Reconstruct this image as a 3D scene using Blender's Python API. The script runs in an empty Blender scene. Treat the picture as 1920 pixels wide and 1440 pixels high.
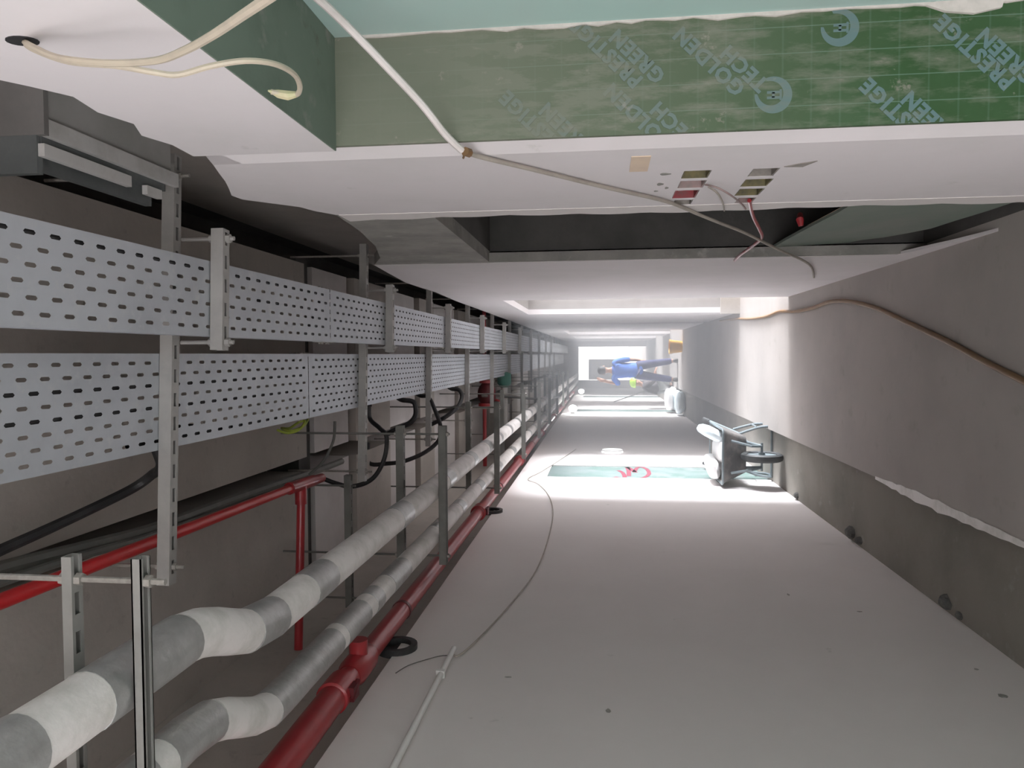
import bpy, bmesh, math, random
from mathutils import Vector, Matrix
random.seed(7)
S = bpy.context.scene
COL = S.collection
R = math.radians

# ------------------------------------------------------------------ camera
# The photograph was taken with the camera turned on its side: the corridor's
# ceiling is at the left of the frame and its floor at the right.
F = 1400.0
A = math.atan(170 / F)
B = math.atan(55 * math.cos(A) / F)
CAM = Vector((0, 0, 1.6))
FW = Vector((-math.cos(A) * math.sin(B), math.cos(A) * math.cos(B), math.sin(A)))
UP = Vector((math.cos(B), math.sin(B), 0))
RT = FW.cross(UP)
cd = bpy.data.cameras.new('camera')
cd.sensor_fit = 'HORIZONTAL'
cd.sensor_width = 36
cd.lens = F / 1920 * 36
cd.clip_start = 0.02
cam = bpy.data.objects.new('camera', cd)
COL.objects.link(cam)
M = Matrix((RT, UP, -FW)).transposed().to_4x4()
M.translation = CAM
cam.matrix_world = M
S.camera = cam

# ------------------------------------------------------------------ light
w = bpy.data.worlds.new('sky')
S.world = w
w.use_nodes = True
bg = w.node_tree.nodes['Background']
bg.inputs['Color'].default_value = (0.98, 0.955, 0.985, 1)
bg.inputs['Strength'].default_value = 3.7
sd = bpy.data.lights.new('sun', 'SUN')
sd.energy = 14.5
sd.angle = R(26)
sd.color = (0.91, 0.94, 1.0)
sun = bpy.data.objects.new('sun', sd)
COL.objects.link(sun)
sun.rotation_euler = Vector((-1, 0, -math.tan(R(9.5)))).to_track_quat('-Z', 'Y').to_euler()
S.view_settings.view_transform = 'Standard'
S.view_settings.look = 'None'
S.view_settings.gamma = 1
S.view_settings.use_curve_mapping = False
S.view_settings.exposure = 0.35
HAZE = 0.07
S.cycles.use_denoising = True
S.cycles.max_bounces = 14
S.cycles.diffuse_bounces = 10
S.cycles.sample_clamp_indirect = 8

# ------------------------------------------------------------------ survey helpers
def ray(px, py):
    return FW * F + RT * (px - 960) + UP * (720 - py)
def PX(px, py, X):
    d = ray(px, py); return CAM + d * (X / d.x)
def PYY(px, py, Y):
    d = ray(px, py); return CAM + d * (Y / d.y)
def PZ(px, py, Z):
    d = ray(px, py); return CAM + d * ((Z - 1.6) / d.z)

# ------------------------------------------------------------------ materials
MATS = {}
def mat(name, col, rough=0.6, metal=0.0, noise=None, bump=0.0, bscale=40, coat=0.0):
    """noise = list of (scale, colour, low, high): procedural stains mixed over the base colour"""
    m = bpy.data.materials.new(name); m.use_nodes = True
    nt = m.node_tree; N = nt.nodes; L = nt.links
    p = N['Principled BSDF']
    p.inputs['Roughness'].default_value = rough
    p.inputs['Metallic'].default_value = metal
    if coat: p.inputs['Coat Weight'].default_value = coat
    p.inputs['Base Color'].default_value = (*col, 1)
    tc = N.new('ShaderNodeTexCoord')
    last = None
    for (sc, c2, lo, hi) in (noise or []):
        nz = N.new('ShaderNodeTexNoise'); nz.inputs['Scale'].default_value = sc
        nz.inputs['Detail'].default_value = 6; nz.inputs['Roughness'].default_value = 0.62
        L.new(tc.outputs['Object'], nz.inputs['Vector'])
        mr = N.new('ShaderNodeMapRange'); mr.inputs['From Min'].default_value = lo; mr.inputs['From Max'].default_value = hi
        L.new(nz.outputs['Fac'], mr.inputs['Value'])
        mx = N.new('ShaderNodeMix'); mx.data_type = 'RGBA'
        L.new(mr.outputs['Result'], mx.inputs[0])
        if last: L.new(last, mx.inputs[6])
        else: mx.inputs[6].default_value = (*col, 1)
        mx.inputs[7].default_value = (*c2, 1)
        last = mx.outputs[2]
    if last: L.new(last, p.inputs['Base Color'])
    if bump:
        nz = N.new('ShaderNodeTexNoise'); nz.inputs['Scale'].default_value = bscale; nz.inputs['Detail'].default_value = 5
        L.new(tc.outputs['Object'], nz.inputs['Vector'])
        bp = N.new('ShaderNodeBump'); bp.inputs['Strength'].default_value = bump; bp.inputs['Distance'].default_value = 0.01
        L.new(nz.outputs['Fac'], bp.inputs['Height']); L.new(bp.outputs['Normal'], p.inputs['Normal'])
    MATS[name] = m
    return m

WHITE = mat('white_paint', (0.81, 0.77, 0.78), 0.7, noise=[(1.3, (0.72, 0.70, 0.69), 0.45, 0.75), (9, (0.62, 0.60, 0.58), 0.68, 0.8)], bump=0.05)
WHITEL = mat('white_plaster', (0.79, 0.75, 0.735), 0.75, noise=[(1.1, (0.74, 0.70, 0.685), 0.4, 0.75), (7, (0.5, 0.48, 0.46), 0.70, 0.8)], bump=0.06)
PATCH = mat('grey_plaster', (0.36, 0.345, 0.32), 0.85, noise=[(4, (0.24, 0.24, 0.22), 0.4, 0.65), (10, (0.5, 0.47, 0.45), 0.6, 0.75)], bump=0.2)
PATCHW = mat('pale_ceiling_plaster', (0.66, 0.63, 0.62), 0.85, noise=[(2, (0.56, 0.53, 0.52), 0.45, 0.7)], bump=0.1)
CONC = mat('concrete', (0.47, 0.435, 0.40), 0.9, noise=[(2, (0.39, 0.36, 0.33), 0.4, 0.7), (14, (0.33, 0.3, 0.28), 0.6, 0.8)], bump=0.15)
CONC_SHADE = mat('shaded_concrete', (0.11, 0.105, 0.1), 0.95, noise=[(3, (0.07, 0.07, 0.065), 0.4, 0.7)], bump=0.2)  # concrete darkened so its colour carries the shade of recesses
FLOOR = mat('floor_screed', (0.44, 0.405, 0.38), 0.8, noise=[(1.2, (0.38, 0.35, 0.33), 0.42, 0.7), (6, (0.33, 0.31, 0.27), 0.6, 0.8), (40, (0.28, 0.26, 0.24), 0.68, 0.8)], bump=0.08)
REVEAL = mat('grey_render', (0.42, 0.40, 0.39), 0.85, noise=[(3, (0.36, 0.34, 0.33), 0.45, 0.7)])
FLOORD = mat('floor_slab', (0.27, 0.25, 0.22), 0.9, noise=[(1.5, (0.2, 0.19, 0.165), 0.42, 0.7), (8, (0.34, 0.32, 0.29), 0.62, 0.78)], bump=0.15)
GALV = mat('galvanised_steel', (0.58, 0.61, 0.655), 0.5, 0.35, noise=[(3, (0.50, 0.53, 0.57), 0.4, 0.7), (22, (0.62, 0.64, 0.66), 0.55, 0.75)])
STRUT = mat('strut_steel', (0.44, 0.43, 0.41), 0.55, 0.2, noise=[(8, (0.35, 0.34, 0.33), 0.4, 0.7)])
STRUTD = mat('dull_strut_steel', (0.20, 0.20, 0.185), 0.6, 0.2, noise=[(8, (0.13, 0.13, 0.12), 0.4, 0.7)])
STRUTM = mat('grey_strut_steel', (0.30, 0.295, 0.28), 0.6, 0.2, noise=[(8, (0.23, 0.225, 0.21), 0.4, 0.7)])
ROD = mat('zinc_rod', (0.42, 0.40, 0.37), 0.45, 0.4, noise=[(60, (0.3, 0.28, 0.25), 0.4, 0.7)])
INSW = mat('white_insulation', (0.86, 0.82, 0.80), 0.55, noise=[(9, (0.66, 0.64, 0.60), 0.45, 0.7)], bump=0.15, bscale=60)
FOIL = mat('foil_tape', (0.55, 0.55, 0.545), 0.38, 0.55, noise=[(14, (0.42, 0.42, 0.41), 0.4, 0.7)], bump=0.2, bscale=50)
RED = mat('red_pipe_paint', (0.40, 0.028, 0.035), 0.35, noise=[(5, (0.30, 0.02, 0.027), 0.4, 0.7)], coat=0.3)
REDB = mat('bright_red_paint', (0.60, 0.02, 0.025), 0.35, noise=[(5, (0.5, 0.018, 0.02), 0.4, 0.7)], coat=0.3)
REDD = mat('dark_red_casting', (0.11, 0.012, 0.016), 0.5, noise=[(9, (0.13, 0.015, 0.02), 0.4, 0.7)])
BLACK = mat('black_cable', (0.025, 0.025, 0.027), 0.5, noise=[(9, (0.05, 0.05, 0.05), 0.5, 0.75)])
GREYC = mat('grey_cable', (0.14, 0.14, 0.13), 0.55, noise=[(9, (0.2, 0.2, 0.18), 0.5, 0.75)])
RUBBER = mat('black_rubber', (0.03, 0.032, 0.033), 0.6, noise=[(20, (0.06, 0.06, 0.06), 0.5, 0.75)])
CREAM = mat('cream_cable', (0.58, 0.51, 0.40), 0.5, noise=[(14, (0.48, 0.42, 0.34), 0.45, 0.7)])
LIMEW = mat('yellowed_sheath', (0.62, 0.56, 0.36), 0.6, noise=[(40, (0.5, 0.5, 0.28), 0.45, 0.7)])
WCAB = mat('white_cable', (0.80, 0.74, 0.72), 0.5, noise=[(14, (0.7, 0.65, 0.62), 0.45, 0.7)])
BEIGEC = mat('dusty_beige_cable', (0.42, 0.38, 0.33), 0.6, noise=[(14, (0.33, 0.3, 0.26), 0.45, 0.7)])
PVC = mat('white_pvc', (0.78, 0.77, 0.75), 0.4, noise=[(10, (0.68, 0.67, 0.64), 0.5, 0.75)])
HOSE = mat('brown_hose', (0.20, 0.11, 0.05), 0.5, noise=[(8, (0.26, 0.16, 0.08), 0.45, 0.7)])
OLIVE = mat('olive_box', (0.22, 0.19, 0.09), 0.6, noise=[(40, (0.12, 0.11, 0.07), 0.4, 0.7)])
PINK = mat('pink_grey_box', (0.42, 0.30, 0.29), 0.6, noise=[(40, (0.3, 0.27, 0.25), 0.4, 0.7)])
REDBOX = mat('red_box', (0.36, 0.06, 0.07), 0.6, noise=[(40, (0.24, 0.1, 0.1), 0.4, 0.7)])
GREYBOX = mat('grey_box', (0.34, 0.31, 0.28), 0.6, noise=[(40, (0.24, 0.22, 0.2), 0.4, 0.7)])
TAPE = mat('peach_tape', (0.76, 0.60, 0.44), 0.6, noise=[(20, (0.7, 0.55, 0.42), 0.4, 0.7)])
TEAL = mat('pale_teal_paper', (0.44, 0.62, 0.58), 0.7, noise=[(2, (0.48, 0.6, 0.57), 0.4, 0.7)])
GYPS = mat('gypsum_core', (0.72, 0.66, 0.62), 0.9, noise=[(30, (0.6, 0.56, 0.52), 0.4, 0.7)])
DUSTG = mat('dusty_green_board', (0.20, 0.25, 0.21), 0.8, noise=[(3, (0.25, 0.27, 0.24), 0.4, 0.7), (12, (0.28, 0.25, 0.2), 0.66, 0.8)])
GREENB = mat('green_board_patch', (0.075, 0.125, 0.108), 0.7, noise=[(5, (0.15, 0.172, 0.168), 0.42, 0.62), (2, (0.12, 0.155, 0.15), 0.45, 0.7)])
INK = None
SPRAY = mat('red_spray_paint', (0.16, 0.022, 0.04), 0.7, noise=[(20, (0.13, 0.05, 0.06), 0.5, 0.75)])
BLUEM = mat('pale_blue_marker', (0.45, 0.52, 0.80), 0.7, noise=[(20, (0.6, 0.65, 0.8), 0.45, 0.7)])
DUCT = mat('grey_duct_sheet', (0.48, 0.47, 0.46), 0.55, 0.15, noise=[(5, (0.40, 0.40, 0.38), 0.4, 0.7)])
DUCTL = mat('pale_duct_flange', (0.62, 0.61, 0.60), 0.5, 0.1, noise=[(9, (0.5, 0.49, 0.47), 0.45, 0.7)])
DUCTE = mat('dull_duct_end', (0.20, 0.19, 0.185), 0.7, noise=[(4, (0.14, 0.135, 0.13), 0.4, 0.7)])
DUCTD = mat('dark_duct_lagging', (0.10, 0.11, 0.11), 0.7, noise=[(4, (0.16, 0.17, 0.17), 0.4, 0.7)])
BARROW = mat('barrow_grey_steel', (0.085, 0.082, 0.08), 0.6, 0.1, noise=[(9, (0.20, 0.18, 0.165), 0.45, 0.7), (25, (0.13, 0.12, 0.12), 0.6, 0.75)])
FRAMEM = mat('barrow_frame_paint', (0.14, 0.17, 0.18), 0.5, noise=[(12, (0.10, 0.12, 0.13), 0.45, 0.7)])
SACK = mat('pale_blue_sack', (0.62, 0.72, 0.76), 0.8, noise=[(7, (0.7, 0.76, 0.78), 0.4, 0.7)], bump=0.3, bscale=20)
SACKW = mat('white_sack', (0.82, 0.80, 0.79), 0.8, noise=[(7, (0.7, 0.7, 0.7), 0.5, 0.75)], bump=0.3, bscale=20)
YELLOW = mat('yellow_plastic', (0.80, 0.40, 0.015), 0.45, noise=[(6, (0.62, 0.36, 0.06), 0.45, 0.7)])
HIVIS = mat('lime_helmet', (0.45, 0.72, 0.05), 0.4, noise=[(9, (0.4, 0.62, 0.06), 0.45, 0.7)])
SKIN = mat('skin', (0.42, 0.23, 0.16), 0.55, noise=[(12, (0.38, 0.2, 0.14), 0.4, 0.7)])
HAIR = mat('dark_hair', (0.02, 0.018, 0.018), 0.6, noise=[(30, (0.04, 0.03, 0.03), 0.4, 0.7)])
BLUE = mat('blue_shirt_cloth', (0.07, 0.17, 0.52), 0.85, noise=[(6, (0.05, 0.12, 0.42), 0.4, 0.7)])
NAVY = mat('navy_trouser_cloth', (0.045, 0.045, 0.10), 0.9, noise=[(6, (0.07, 0.07, 0.14), 0.4, 0.7)])
DARKC = mat('dark_jacket_cloth', (0.06, 0.05, 0.055), 0.9, noise=[(6, (0.1, 0.085, 0.09), 0.4, 0.7)])
GREYT = mat('grey_trouser_cloth', (0.30, 0.30, 0.29), 0.9, noise=[(6, (0.24, 0.24, 0.23), 0.4, 0.7)])
SHOE = mat('dark_shoe', (0.05, 0.045, 0.04), 0.7, noise=[(20, (0.09, 0.08, 0.07), 0.4, 0.7)])
LIME = mat('lime_earth_wire', (0.36, 0.42, 0.06), 0.5, noise=[(30, (0.25, 0.32, 0.05), 0.4, 0.7)])
GREENP = mat('green_pipe_fitting', (0.06, 0.22, 0.17), 0.5, noise=[(9, (0.08, 0.28, 0.22), 0.4, 0.7)])
SOIL = mat('outside_ground', (0.55, 0.53, 0.5), 0.95, noise=[(0.6, (0.48, 0.46, 0.43), 0.4, 0.7)])
GREYBD = mat('grey_closing_board', (0.34, 0.33, 0.32), 0.8, noise=[(4, (0.3, 0.29, 0.28), 0.4, 0.7)])
RUBBLE = mat('dark_rubble', (0.10, 0.10, 0.095), 0.9, noise=[(20, (0.2, 0.19, 0.18), 0.45, 0.7)])

def print_board(base=(0.032, 0.088, 0.026), base2=(0.045, 0.108, 0.042), name='printed_green_board', grid=True):
    """green moisture board: dark green paper, fine printed grid, dust drifting to the top"""
    m = bpy.data.materials.new(name); m.use_nodes = True
    nt = m.node_tree; N = nt.nodes; L = nt.links; p = N['Principled BSDF']
    p.inputs['Roughness'].default_value = 0.75
    tc = N.new('ShaderNodeTexCoord'); sp = N.new('ShaderNodeSeparateXYZ'); L.new(tc.outputs['Object'], sp.inputs[0])
    def math_(op, a, b=None, c=None):
        n = N.new('ShaderNodeMath'); n.operation = op
        for i, v in enumerate((a, b, c)):
            if v is None: continue
            if isinstance(v, (int, float)): n.inputs[i].default_value = v
            else: L.new(v, n.inputs[i])
        return n.outputs[0]
    def line(v, pitch, width, off):
        f = math_('FRACT', math_('DIVIDE', math_('ADD', v, off), pitch))
        return math_('LESS_THAN', math_('ABSOLUTE', math_('SUBTRACT', f, 0.5)), width / pitch / 2)
    lx = line(sp.outputs['X'], 0.0585, 0.0022, 0.0)
    lz = line(sp.outputs['Z'], 0.0620, 0.0040, 0.01)
    def noise(scale, det=6, vec=None):
        n = N.new('ShaderNodeTexNoise'); n.inputs['Scale'].default_value = scale; n.inputs['Detail'].default_value = det
        n.inputs['Roughness'].default_value = 0.65
        if vec is None: L.new(tc.outputs['Object'], n.inputs['Vector'])
        else: L.new(vec, n.inputs['Vector'])
        return n.outputs['Fac']
    def mix(f, a, b):
        n = N.new('ShaderNodeMix'); n.data_type = 'RGBA'; L.new(f, n.inputs[0])
        for i, v in ((6, a), (7, b)):
            if isinstance(v, tuple): n.inputs[i].default_value = (*v, 1)
            else: L.new(v, n.inputs[i])
        return n.outputs[2]
    def rng(v, a, b, lo=0.0, hi=1.0):
        n = N.new('ShaderNodeMapRange'); L.new(v, n.inputs['Value'])
        n.inputs['From Min'].default_value = a; n.inputs['From Max'].default_value = b
        n.inputs['To Min'].default_value = lo; n.inputs['To Max'].default_value = hi
        return n.outputs['Result']
    c = mix(rng(noise(5), 0.35, 0.7), base, base2)
    if not grid: lx = lz = None
    if grid: c = mix(math_('MULTIPLY', lx, 0.42), c, (0.22, 0.34, 0.28))
    if grid: c = mix(math_('MULTIPLY', lz, 0.11), c, (0.22, 0.32, 0.28))
    # dust: a fine film, thicker towards the ceiling, with horizontal-along-the-board scuffs
    mp = N.new('ShaderNodeMapping'); mp.inputs['Scale'].default_value = (3.2, 1, 0.8); L.new(tc.outputs['Object'], mp.inputs['Vector'])
    dust = math_('ADD', rng(sp.outputs['Z'], 0.95, 2.0, 0.0, 0.85), rng(noise(9, 8, mp.outputs['Vector']), 0.47, 0.72, 0.0, 0.75))
    dust = math_('MINIMUM', dust, 0.88)
    c = mix(dust, c, (0.225, 0.235, 0.185))
    spk = math_('MAXIMUM', rng(noise(16), 0.64, 0.71, 0, 0.55), math_('MULTIPLY', rng(noise(4.5, 8, mp.outputs['Vector']), 0.60, 0.70), rng(noise(30, 8, mp.outputs['Vector']), 0.45, 0.62, 0, 0.55)))
    c = mix(spk, c, (0.42, 0.37, 0.33))
    L.new(c, p.inputs['Base Color'])
    return m
PRINTB = print_board()
INK = print_board((0.12, 0.215, 0.225), (0.14, 0.22, 0.215), 'pale_blue_ink', False)

def emit(name, col, s):
    m = bpy.data.materials.new(name); m.use_nodes = True
    p = m.node_tree.nodes['Principled BSDF']
    p.inputs['Emission Color'].default_value = (*col, 1); p.inputs['Emission Strength'].default_value = s
    p.inputs['Base Color'].default_value = (*col, 1)
    return m
PANEL = emit('lit_diffuser', (0.95, 0.98, 1.0), 1.6)
BULB = emit('lit_bulb', (0.92, 1.0, 0.97), 30)

# ------------------------------------------------------------------ mesh helpers
class MB:
    def __init__(s): s.v = []; s.f = []
    def add(s, vs, fs):
        o = len(s.v); s.v += [tuple(x) for x in vs]; s.f += [tuple(i + o for i in f) for f in fs]; return s
    def box(s, x0, x1, y0, y1, z0, z1):
        return s.add([(x0, y0, z0), (x1, y0, z0), (x1, y1, z0), (x0, y1, z0), (x0, y0, z1), (x1, y0, z1), (x1, y1, z1), (x0, y1, z1)],
                     [(0, 3, 2, 1), (4, 5, 6, 7), (0, 1, 5, 4), (1, 2, 6, 5), (2, 3, 7, 6), (3, 0, 4, 7)])
    def prism(s, poly, axis, a, b):
        """poly: 2-D outline; axis x -> (y,z), y -> (x,z), z -> (x,y)"""
        def p3(q, t):
            return (t, q[0], q[1]) if axis == 'x' else ((q[0], t, q[1]) if axis == 'y' else (q[0], q[1], t))
        n = len(poly); vs = [p3(q, a) for q in poly] + [p3(q, b) for q in poly]
        fs = [tuple(range(n))[::-1], tuple(range(n, 2 * n))] + [(i, (i + 1) % n, n + (i + 1) % n, n + i) for i in range(n)]
        return s.add(vs, fs)
    def tube(s, path, r, n=10, cap=True):
        path = [Vector(p) for p in path]
        rs = r if isinstance(r, (list, tuple)) else [r] * len(path)
        t0 = (path[1] - path[0]).normalized()
        a = Vector((0, 0, 1)) if abs(t0.z) < 0.9 else Vector((1, 0, 0))
        nrm = (a - t0 * a.dot(t0)).normalized()
        vs = []
        for i, p in enumerate(path):
            t = ((path[min(i + 1, len(path) - 1)] - path[max(i - 1, 0)])).normalized()
            nrm = (nrm - t * nrm.dot(t)).normalized(); b = t.cross(nrm)
            for k in range(n):
                q = 2 * math.pi * k / n
                vs.append(p + (nrm * math.cos(q) + b * math.sin(q)) * rs[i])
        fs = []
        for i in range(len(path) - 1):
            for k in range(n):
                fs.append((i * n + k, i * n + (k + 1) % n, (i + 1) * n + (k + 1) % n, (i + 1) * n + k))
        if cap:
            fs.append(tuple(range(n))[::-1]); fs.append(tuple((len(path) - 1) * n + k for k in range(n)))
        return s.add(vs, fs)
    def cyl(s, p0, p1, r, n=12): return s.tube([p0, p1], r, n)
    def hull_rings(s, rings, cap=True):
        n = len(rings[0]); vs = [p for r_ in rings for p in r_]; fs = []
        for i in range(len(rings) - 1):
            for k in range(n):
                fs.append((i * n + k, i * n + (k + 1) % n, (i + 1) * n + (k + 1) % n, (i + 1) * n + k))
        if cap: fs += [tuple(range(n))[::-1], tuple((len(rings) - 1) * n + k for k in range(n))]
        return s.add(vs, fs)
    def ball(s, c, rx, ry, rz, n=12, m=8):
        rings = []
        for i in range(1, m):
            t = math.pi * i / m
            rings.append([(c[0] + rx * math.sin(t) * math.cos(2 * math.pi * k / n), c[1] + ry * math.sin(t) * math.sin(2 * math.pi * k / n), c[2] - rz * math.cos(t)) for k in range(n)])
        return s.hull_rings(rings)

def smooth_path(pts, sub=6):
    pts = [Vector(p) for p in pts]; out = []
    for i in range(len(pts) - 1):
        p0 = pts[max(i - 1, 0)]; p1 = pts[i]; p2 = pts[i + 1]; p3 = pts[min(i + 2, len(pts) - 1)]
        for k in range(sub):
            t = k / sub
            out.append(0.5 * ((2 * p1) + (p2 - p0) * t + (2 * p0 - 5 * p1 + 4 * p2 - p3) * t * t + (3 * p1 - p0 - 3 * p2 + p3) * t ** 3))
    out.append(pts[-1]); return out

def obj(name, mb, material, parent=None, smooth=False, loc=None, fix=True):
    me = bpy.data.meshes.new(name)
    if isinstance(mb, MB):
        me.from_pydata(mb.v, [], mb.f)
        if fix:
            bm = bmesh.new(); bm.from_mesh(me); bmesh.ops.recalc_face_normals(bm, faces=bm.faces); bm.to_mesh(me); bm.free()
    else: me = mb
    me.name = name
    me.materials.append(material)
    if smooth:
        for p in me.polygons: p.use_smooth = True
        try: me.set_sharp_from_angle(angle=R(40))
        except Exception: pass
    o = bpy.data.objects.new(name, me); COL.objects.link(o)
    if parent is not None:
        o.parent = parent
        o.matrix_parent_inverse = wm(parent).inverted()
    return o

WM = {}
def wm(o):
    """world matrix of things built here (roots are placed by location only)"""
    if o.parent is None: return Matrix.Translation(o.location)
    return Matrix.Identity(4)

def tag(o, label, cat, group=None, kind=None):
    o['label'] = label; o['category'] = cat
    if group: o['group'] = group
    if kind: o['kind'] = kind
    return o
def thing(name, label, cat, loc, group=None):
    o = bpy.data.objects.new(name, None); COL.objects.link(o)
    o.location = loc; o.empty_display_size = 0.05
    return tag(o, label, cat, group)
def struct(name, mb, m, label, cat, parent=None, smooth=False):
    o = obj(name, mb, m, parent, smooth)
    if parent is None: tag(o, label, cat, None, 'structure')
    return o
def dup(root, loc, label, group=None):
    r = root.copy(); COL.objects.link(r); r.location = loc; r['label'] = label
    if group: r['group'] = group
    for ch in list(root.children):
        c = ch.copy(); COL.objects.link(c); c.parent = r; c.matrix_parent_inverse = ch.matrix_parent_inverse.copy()
        for g in list(ch.children):
            d = g.copy(); COL.objects.link(d); d.parent = c; d.matrix_parent_inverse = g.matrix_parent_inverse.copy()
    return r
ORD = ['nearest', 'second', 'third', 'fourth', 'fifth', 'sixth', 'seventh', 'eighth', 'ninth', 'tenth', 'eleventh', 'twelfth', 'thirteenth', 'fourteenth']
def nth(i): return ORD[i] + ' from the camera' if i else 'nearest the camera'

# ================================================================== THE SETTING
XL, XR, XS = -1.25, 0.495, 0.765     # left wall face, right board face, structure behind the boards
YB, YE = -1.6, 28.0                  # open near end, far wall
ZC = 3.35

# floor: a raised screed with a lower strip along the left wall
fl = struct('floor', MB().box(-0.73, 0.9, YB, 32, -0.25, 0.0), FLOOR, 'dusty beige grey screed floor running down the corridor', 'floor')
edge = [(-1.4, YB), (-0.732, YB)]
struct('floor_strip', MB().box(-1.5, -0.732, YB, 32, -0.30, -0.055), FLOORD, 'darker lower concrete strip of floor along the white left wall', 'floor')
# feathered white plaster smear along the step
b = MB()
n = 26
pts = []
for i in range(n + 1):
    y = 2.95 + i * 1.65 / n
    pts.append((y, 0.010 + 0.016 * random.random() * math.sin(math.pi * i / n) + 0.012 * math.sin(math.pi * i / n)))
poly = [(-0.731 - wd, y) for y, wd in pts] + [(-0.731 + wd * .8, y) for y, wd in pts[::-1]]
b.prism(poly, 'z', 0.0005, 0.006)
struct('trim_1', b, INSW, 'thin ragged white strip on the edge of the raised floor', 'trim')
struct('ground_outside', MB().box(0.9, 14, -8, 40, -0.35, -0.1).box(-14, -1.5, -8, YB - .3, -.35, -.1).box(-8, 8, 32, 50, -0.35, -0.1), SOIL, 'pale bare ground outside the openings', 'ground')

# left wall
struct('wall_left', MB().box(-1.34, XL, 0.30, 7.62, -0.3, 2.47).box(-1.34, XL, 7.62, 8.44, 2.17, 2.47).box(-1.34, XL, 8.44, 16.5, -0.3, 2.47)
       .box(-1.34, XL, 16.5, 17.2, 2.17, 2.47).box(-1.34, XL, 17.2, 22.0, -0.3, 2.47).box(-1.34, XL, 22.0, 22.8, 2.17, 2.47).box(-1.34, XL, 22.8, YE, -0.3, 2.47), WHITEL,
       'long white plastered wall on the left of the corridor', 'wall')
struct('wall_left_upper', MB().box(-1.62, -1.46, 0.2, YE, 2.2, 3.6).box(-1.6, -1.34, 0.2, 0.3, -.3, 3.6).box(-1.46, -1.34, 0.3, YE, 2.2, 2.3), CONC, 'bare concrete above and behind the white left wall', 'wall')
def closed_doorway(y0, y1, lab):
    o = struct('door_closure', MB().box(-1.33, XL - 0.012, y0, y1, -0.3, 2.17), GREENB, lab, 'board')
    return o
closed_doorway(7.62, 8.44, 'green moisture board filling the doorway marked in red on the left wall')
closed_doorway(16.5, 17.2, 'green board filling the second doorway in the left wall, past the lamp')
closed_doorway(22.0, 22.8, 'green board filling the farthest doorway in the left wall')

# right wall: furred-out plasterboard with a ragged top, door niches and openings
HN = 2.242
top = [(YB, 2.78), (0.6, 2.74), (1.0, 2.70), (1.2, 2.695), (1.27, 2.64), (1.33, 2.60), (1.42, 2.615), (1.50, 2.59), (1.58, 2.625), (1.66, 2.60), (1.76, 2.605)]
struct('wall_right', MB().prism([(YB, HN + .001)] + top[::-1][::-1] + [(1.763, HN + .001)], 'x', XR, XR + 0.05), WHITE, 'white board above the near niche in the right wall', 'wall')
# second board: from the niche corner to the doorway, with the socket cut-outs
def grid_panel(mb, x, y0, y1, z0, z1, holes, th):
    ys = sorted({y0, y1, *[h[0] for h in holes], *[h[1] for h in holes]})
    zs = sorted({z0, z1, *[h[2] for h in holes], *[h[3] for h in holes]})
    inside = lambda y, z: any(h[0] < y < h[1] and h[2] < z < h[3] for h in holes)
    for i in range(len(ys) - 1):
        for j in range(len(zs) - 1):
            a, b_, c, d = ys[i], ys[i + 1], zs[j], zs[j + 1]
            if not inside((a + b_) / 2, (c + d) / 2):
                mb.add([(x, a, c), (x, a, d), (x, b_, d), (x, b_, c)], [(0, 1, 2, 3)])
    for a, b_, c, d in holes:
        mb.add([(x, a, c), (x, b_, c), (x, b_, d), (x, a, d), (x + th, a, c), (x + th, b_, c), (x + th, b_, d), (x + th, a, d)],
               [(0, 1, 5, 4), (1, 2, 6, 5), (2, 3, 7, 6), (3, 0, 4, 7)])
BOXES = []
for (xa, xb, ya, yb, m_, nm) in [
        (1275, 1335, 320, 335, OLIVE, 'olive'), (1268, 1326, 339, 353, PINK, 'pinkish grey'), (1258, 1312, 357, 372, REDBOX, 'red'), (1258, 1302, 375, 384, GREYBOX, 'grey'),
        (1402, 1460, 316, 331, GREYBOX, 'grey'), (1388, 1448, 336, 350, OLIVE, 'olive'), (1377, 1432, 354, 367, OLIVE, 'dull olive'), (1376, 1418, 371, 381, PINK, 'dull pink')]:
    c0 = PX((xa + xb) / 2, ya, XR); c1 = PX((xa + xb) / 2, yb, XR); zt = PX(xa + 5, (ya + yb) / 2, XR).z; zb = PX(xb - 5, (ya + yb) / 2, XR).z
    BOXES.append([c0.y, c1.y, zb, zt, m_, nm])
b = MB()
Y1, Y2 = 1.845, 2.62
ZT2 = 2.52
holes = [(h[0], h[1], h[2], h[3]) for h in BOXES]
grid_panel(b, XR, Y1, Y2 - 0.07, 0.0, ZT2, holes, 0.06)
# chamfered corner bead next to the niche, ragged top and scalloped far edge
b.add([(XR + .030, 1.763, 0), (XR + .030, 1.763, 2.60), (XR, Y1, 2.60), (XR, Y1, 0)], [(0, 1, 2, 3)])
tp = [(Y1, ZT2), (Y1, 2.60), (1.93, 2.63), (2.02, 2.66), (2.12, 2.70), (2.2, 2.735), (2.26, 2.73), (2.32, 2.675), (2.40, 2.60), (2.48, 2.575), (2.55, 2.53), (2.55, ZT2)]
b.add([(XR, y, z) for y, z in tp], [tuple(range(len(tp)))])
b.add([(XR + .030, 1.763, 2.60), (XR, 1.845, 2.60), (XR, 1.845, 2.52)], [(0, 1, 2)])
struct('wall_right', b, WHITE, 'white board with socket holes between the printed niche and the dark doorway', 'wall')
b = MB()
zz = [0.0]
ed = []
k = 0
while zz[-1] < 2.52:
    zz.append(zz[-1] + 0.035)
for z in zz:
    ed.append((2.64 + 0.022 * abs(math.sin(z * 13.0)) + 0.012 * math.sin(z * 5 + 1), z))
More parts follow.
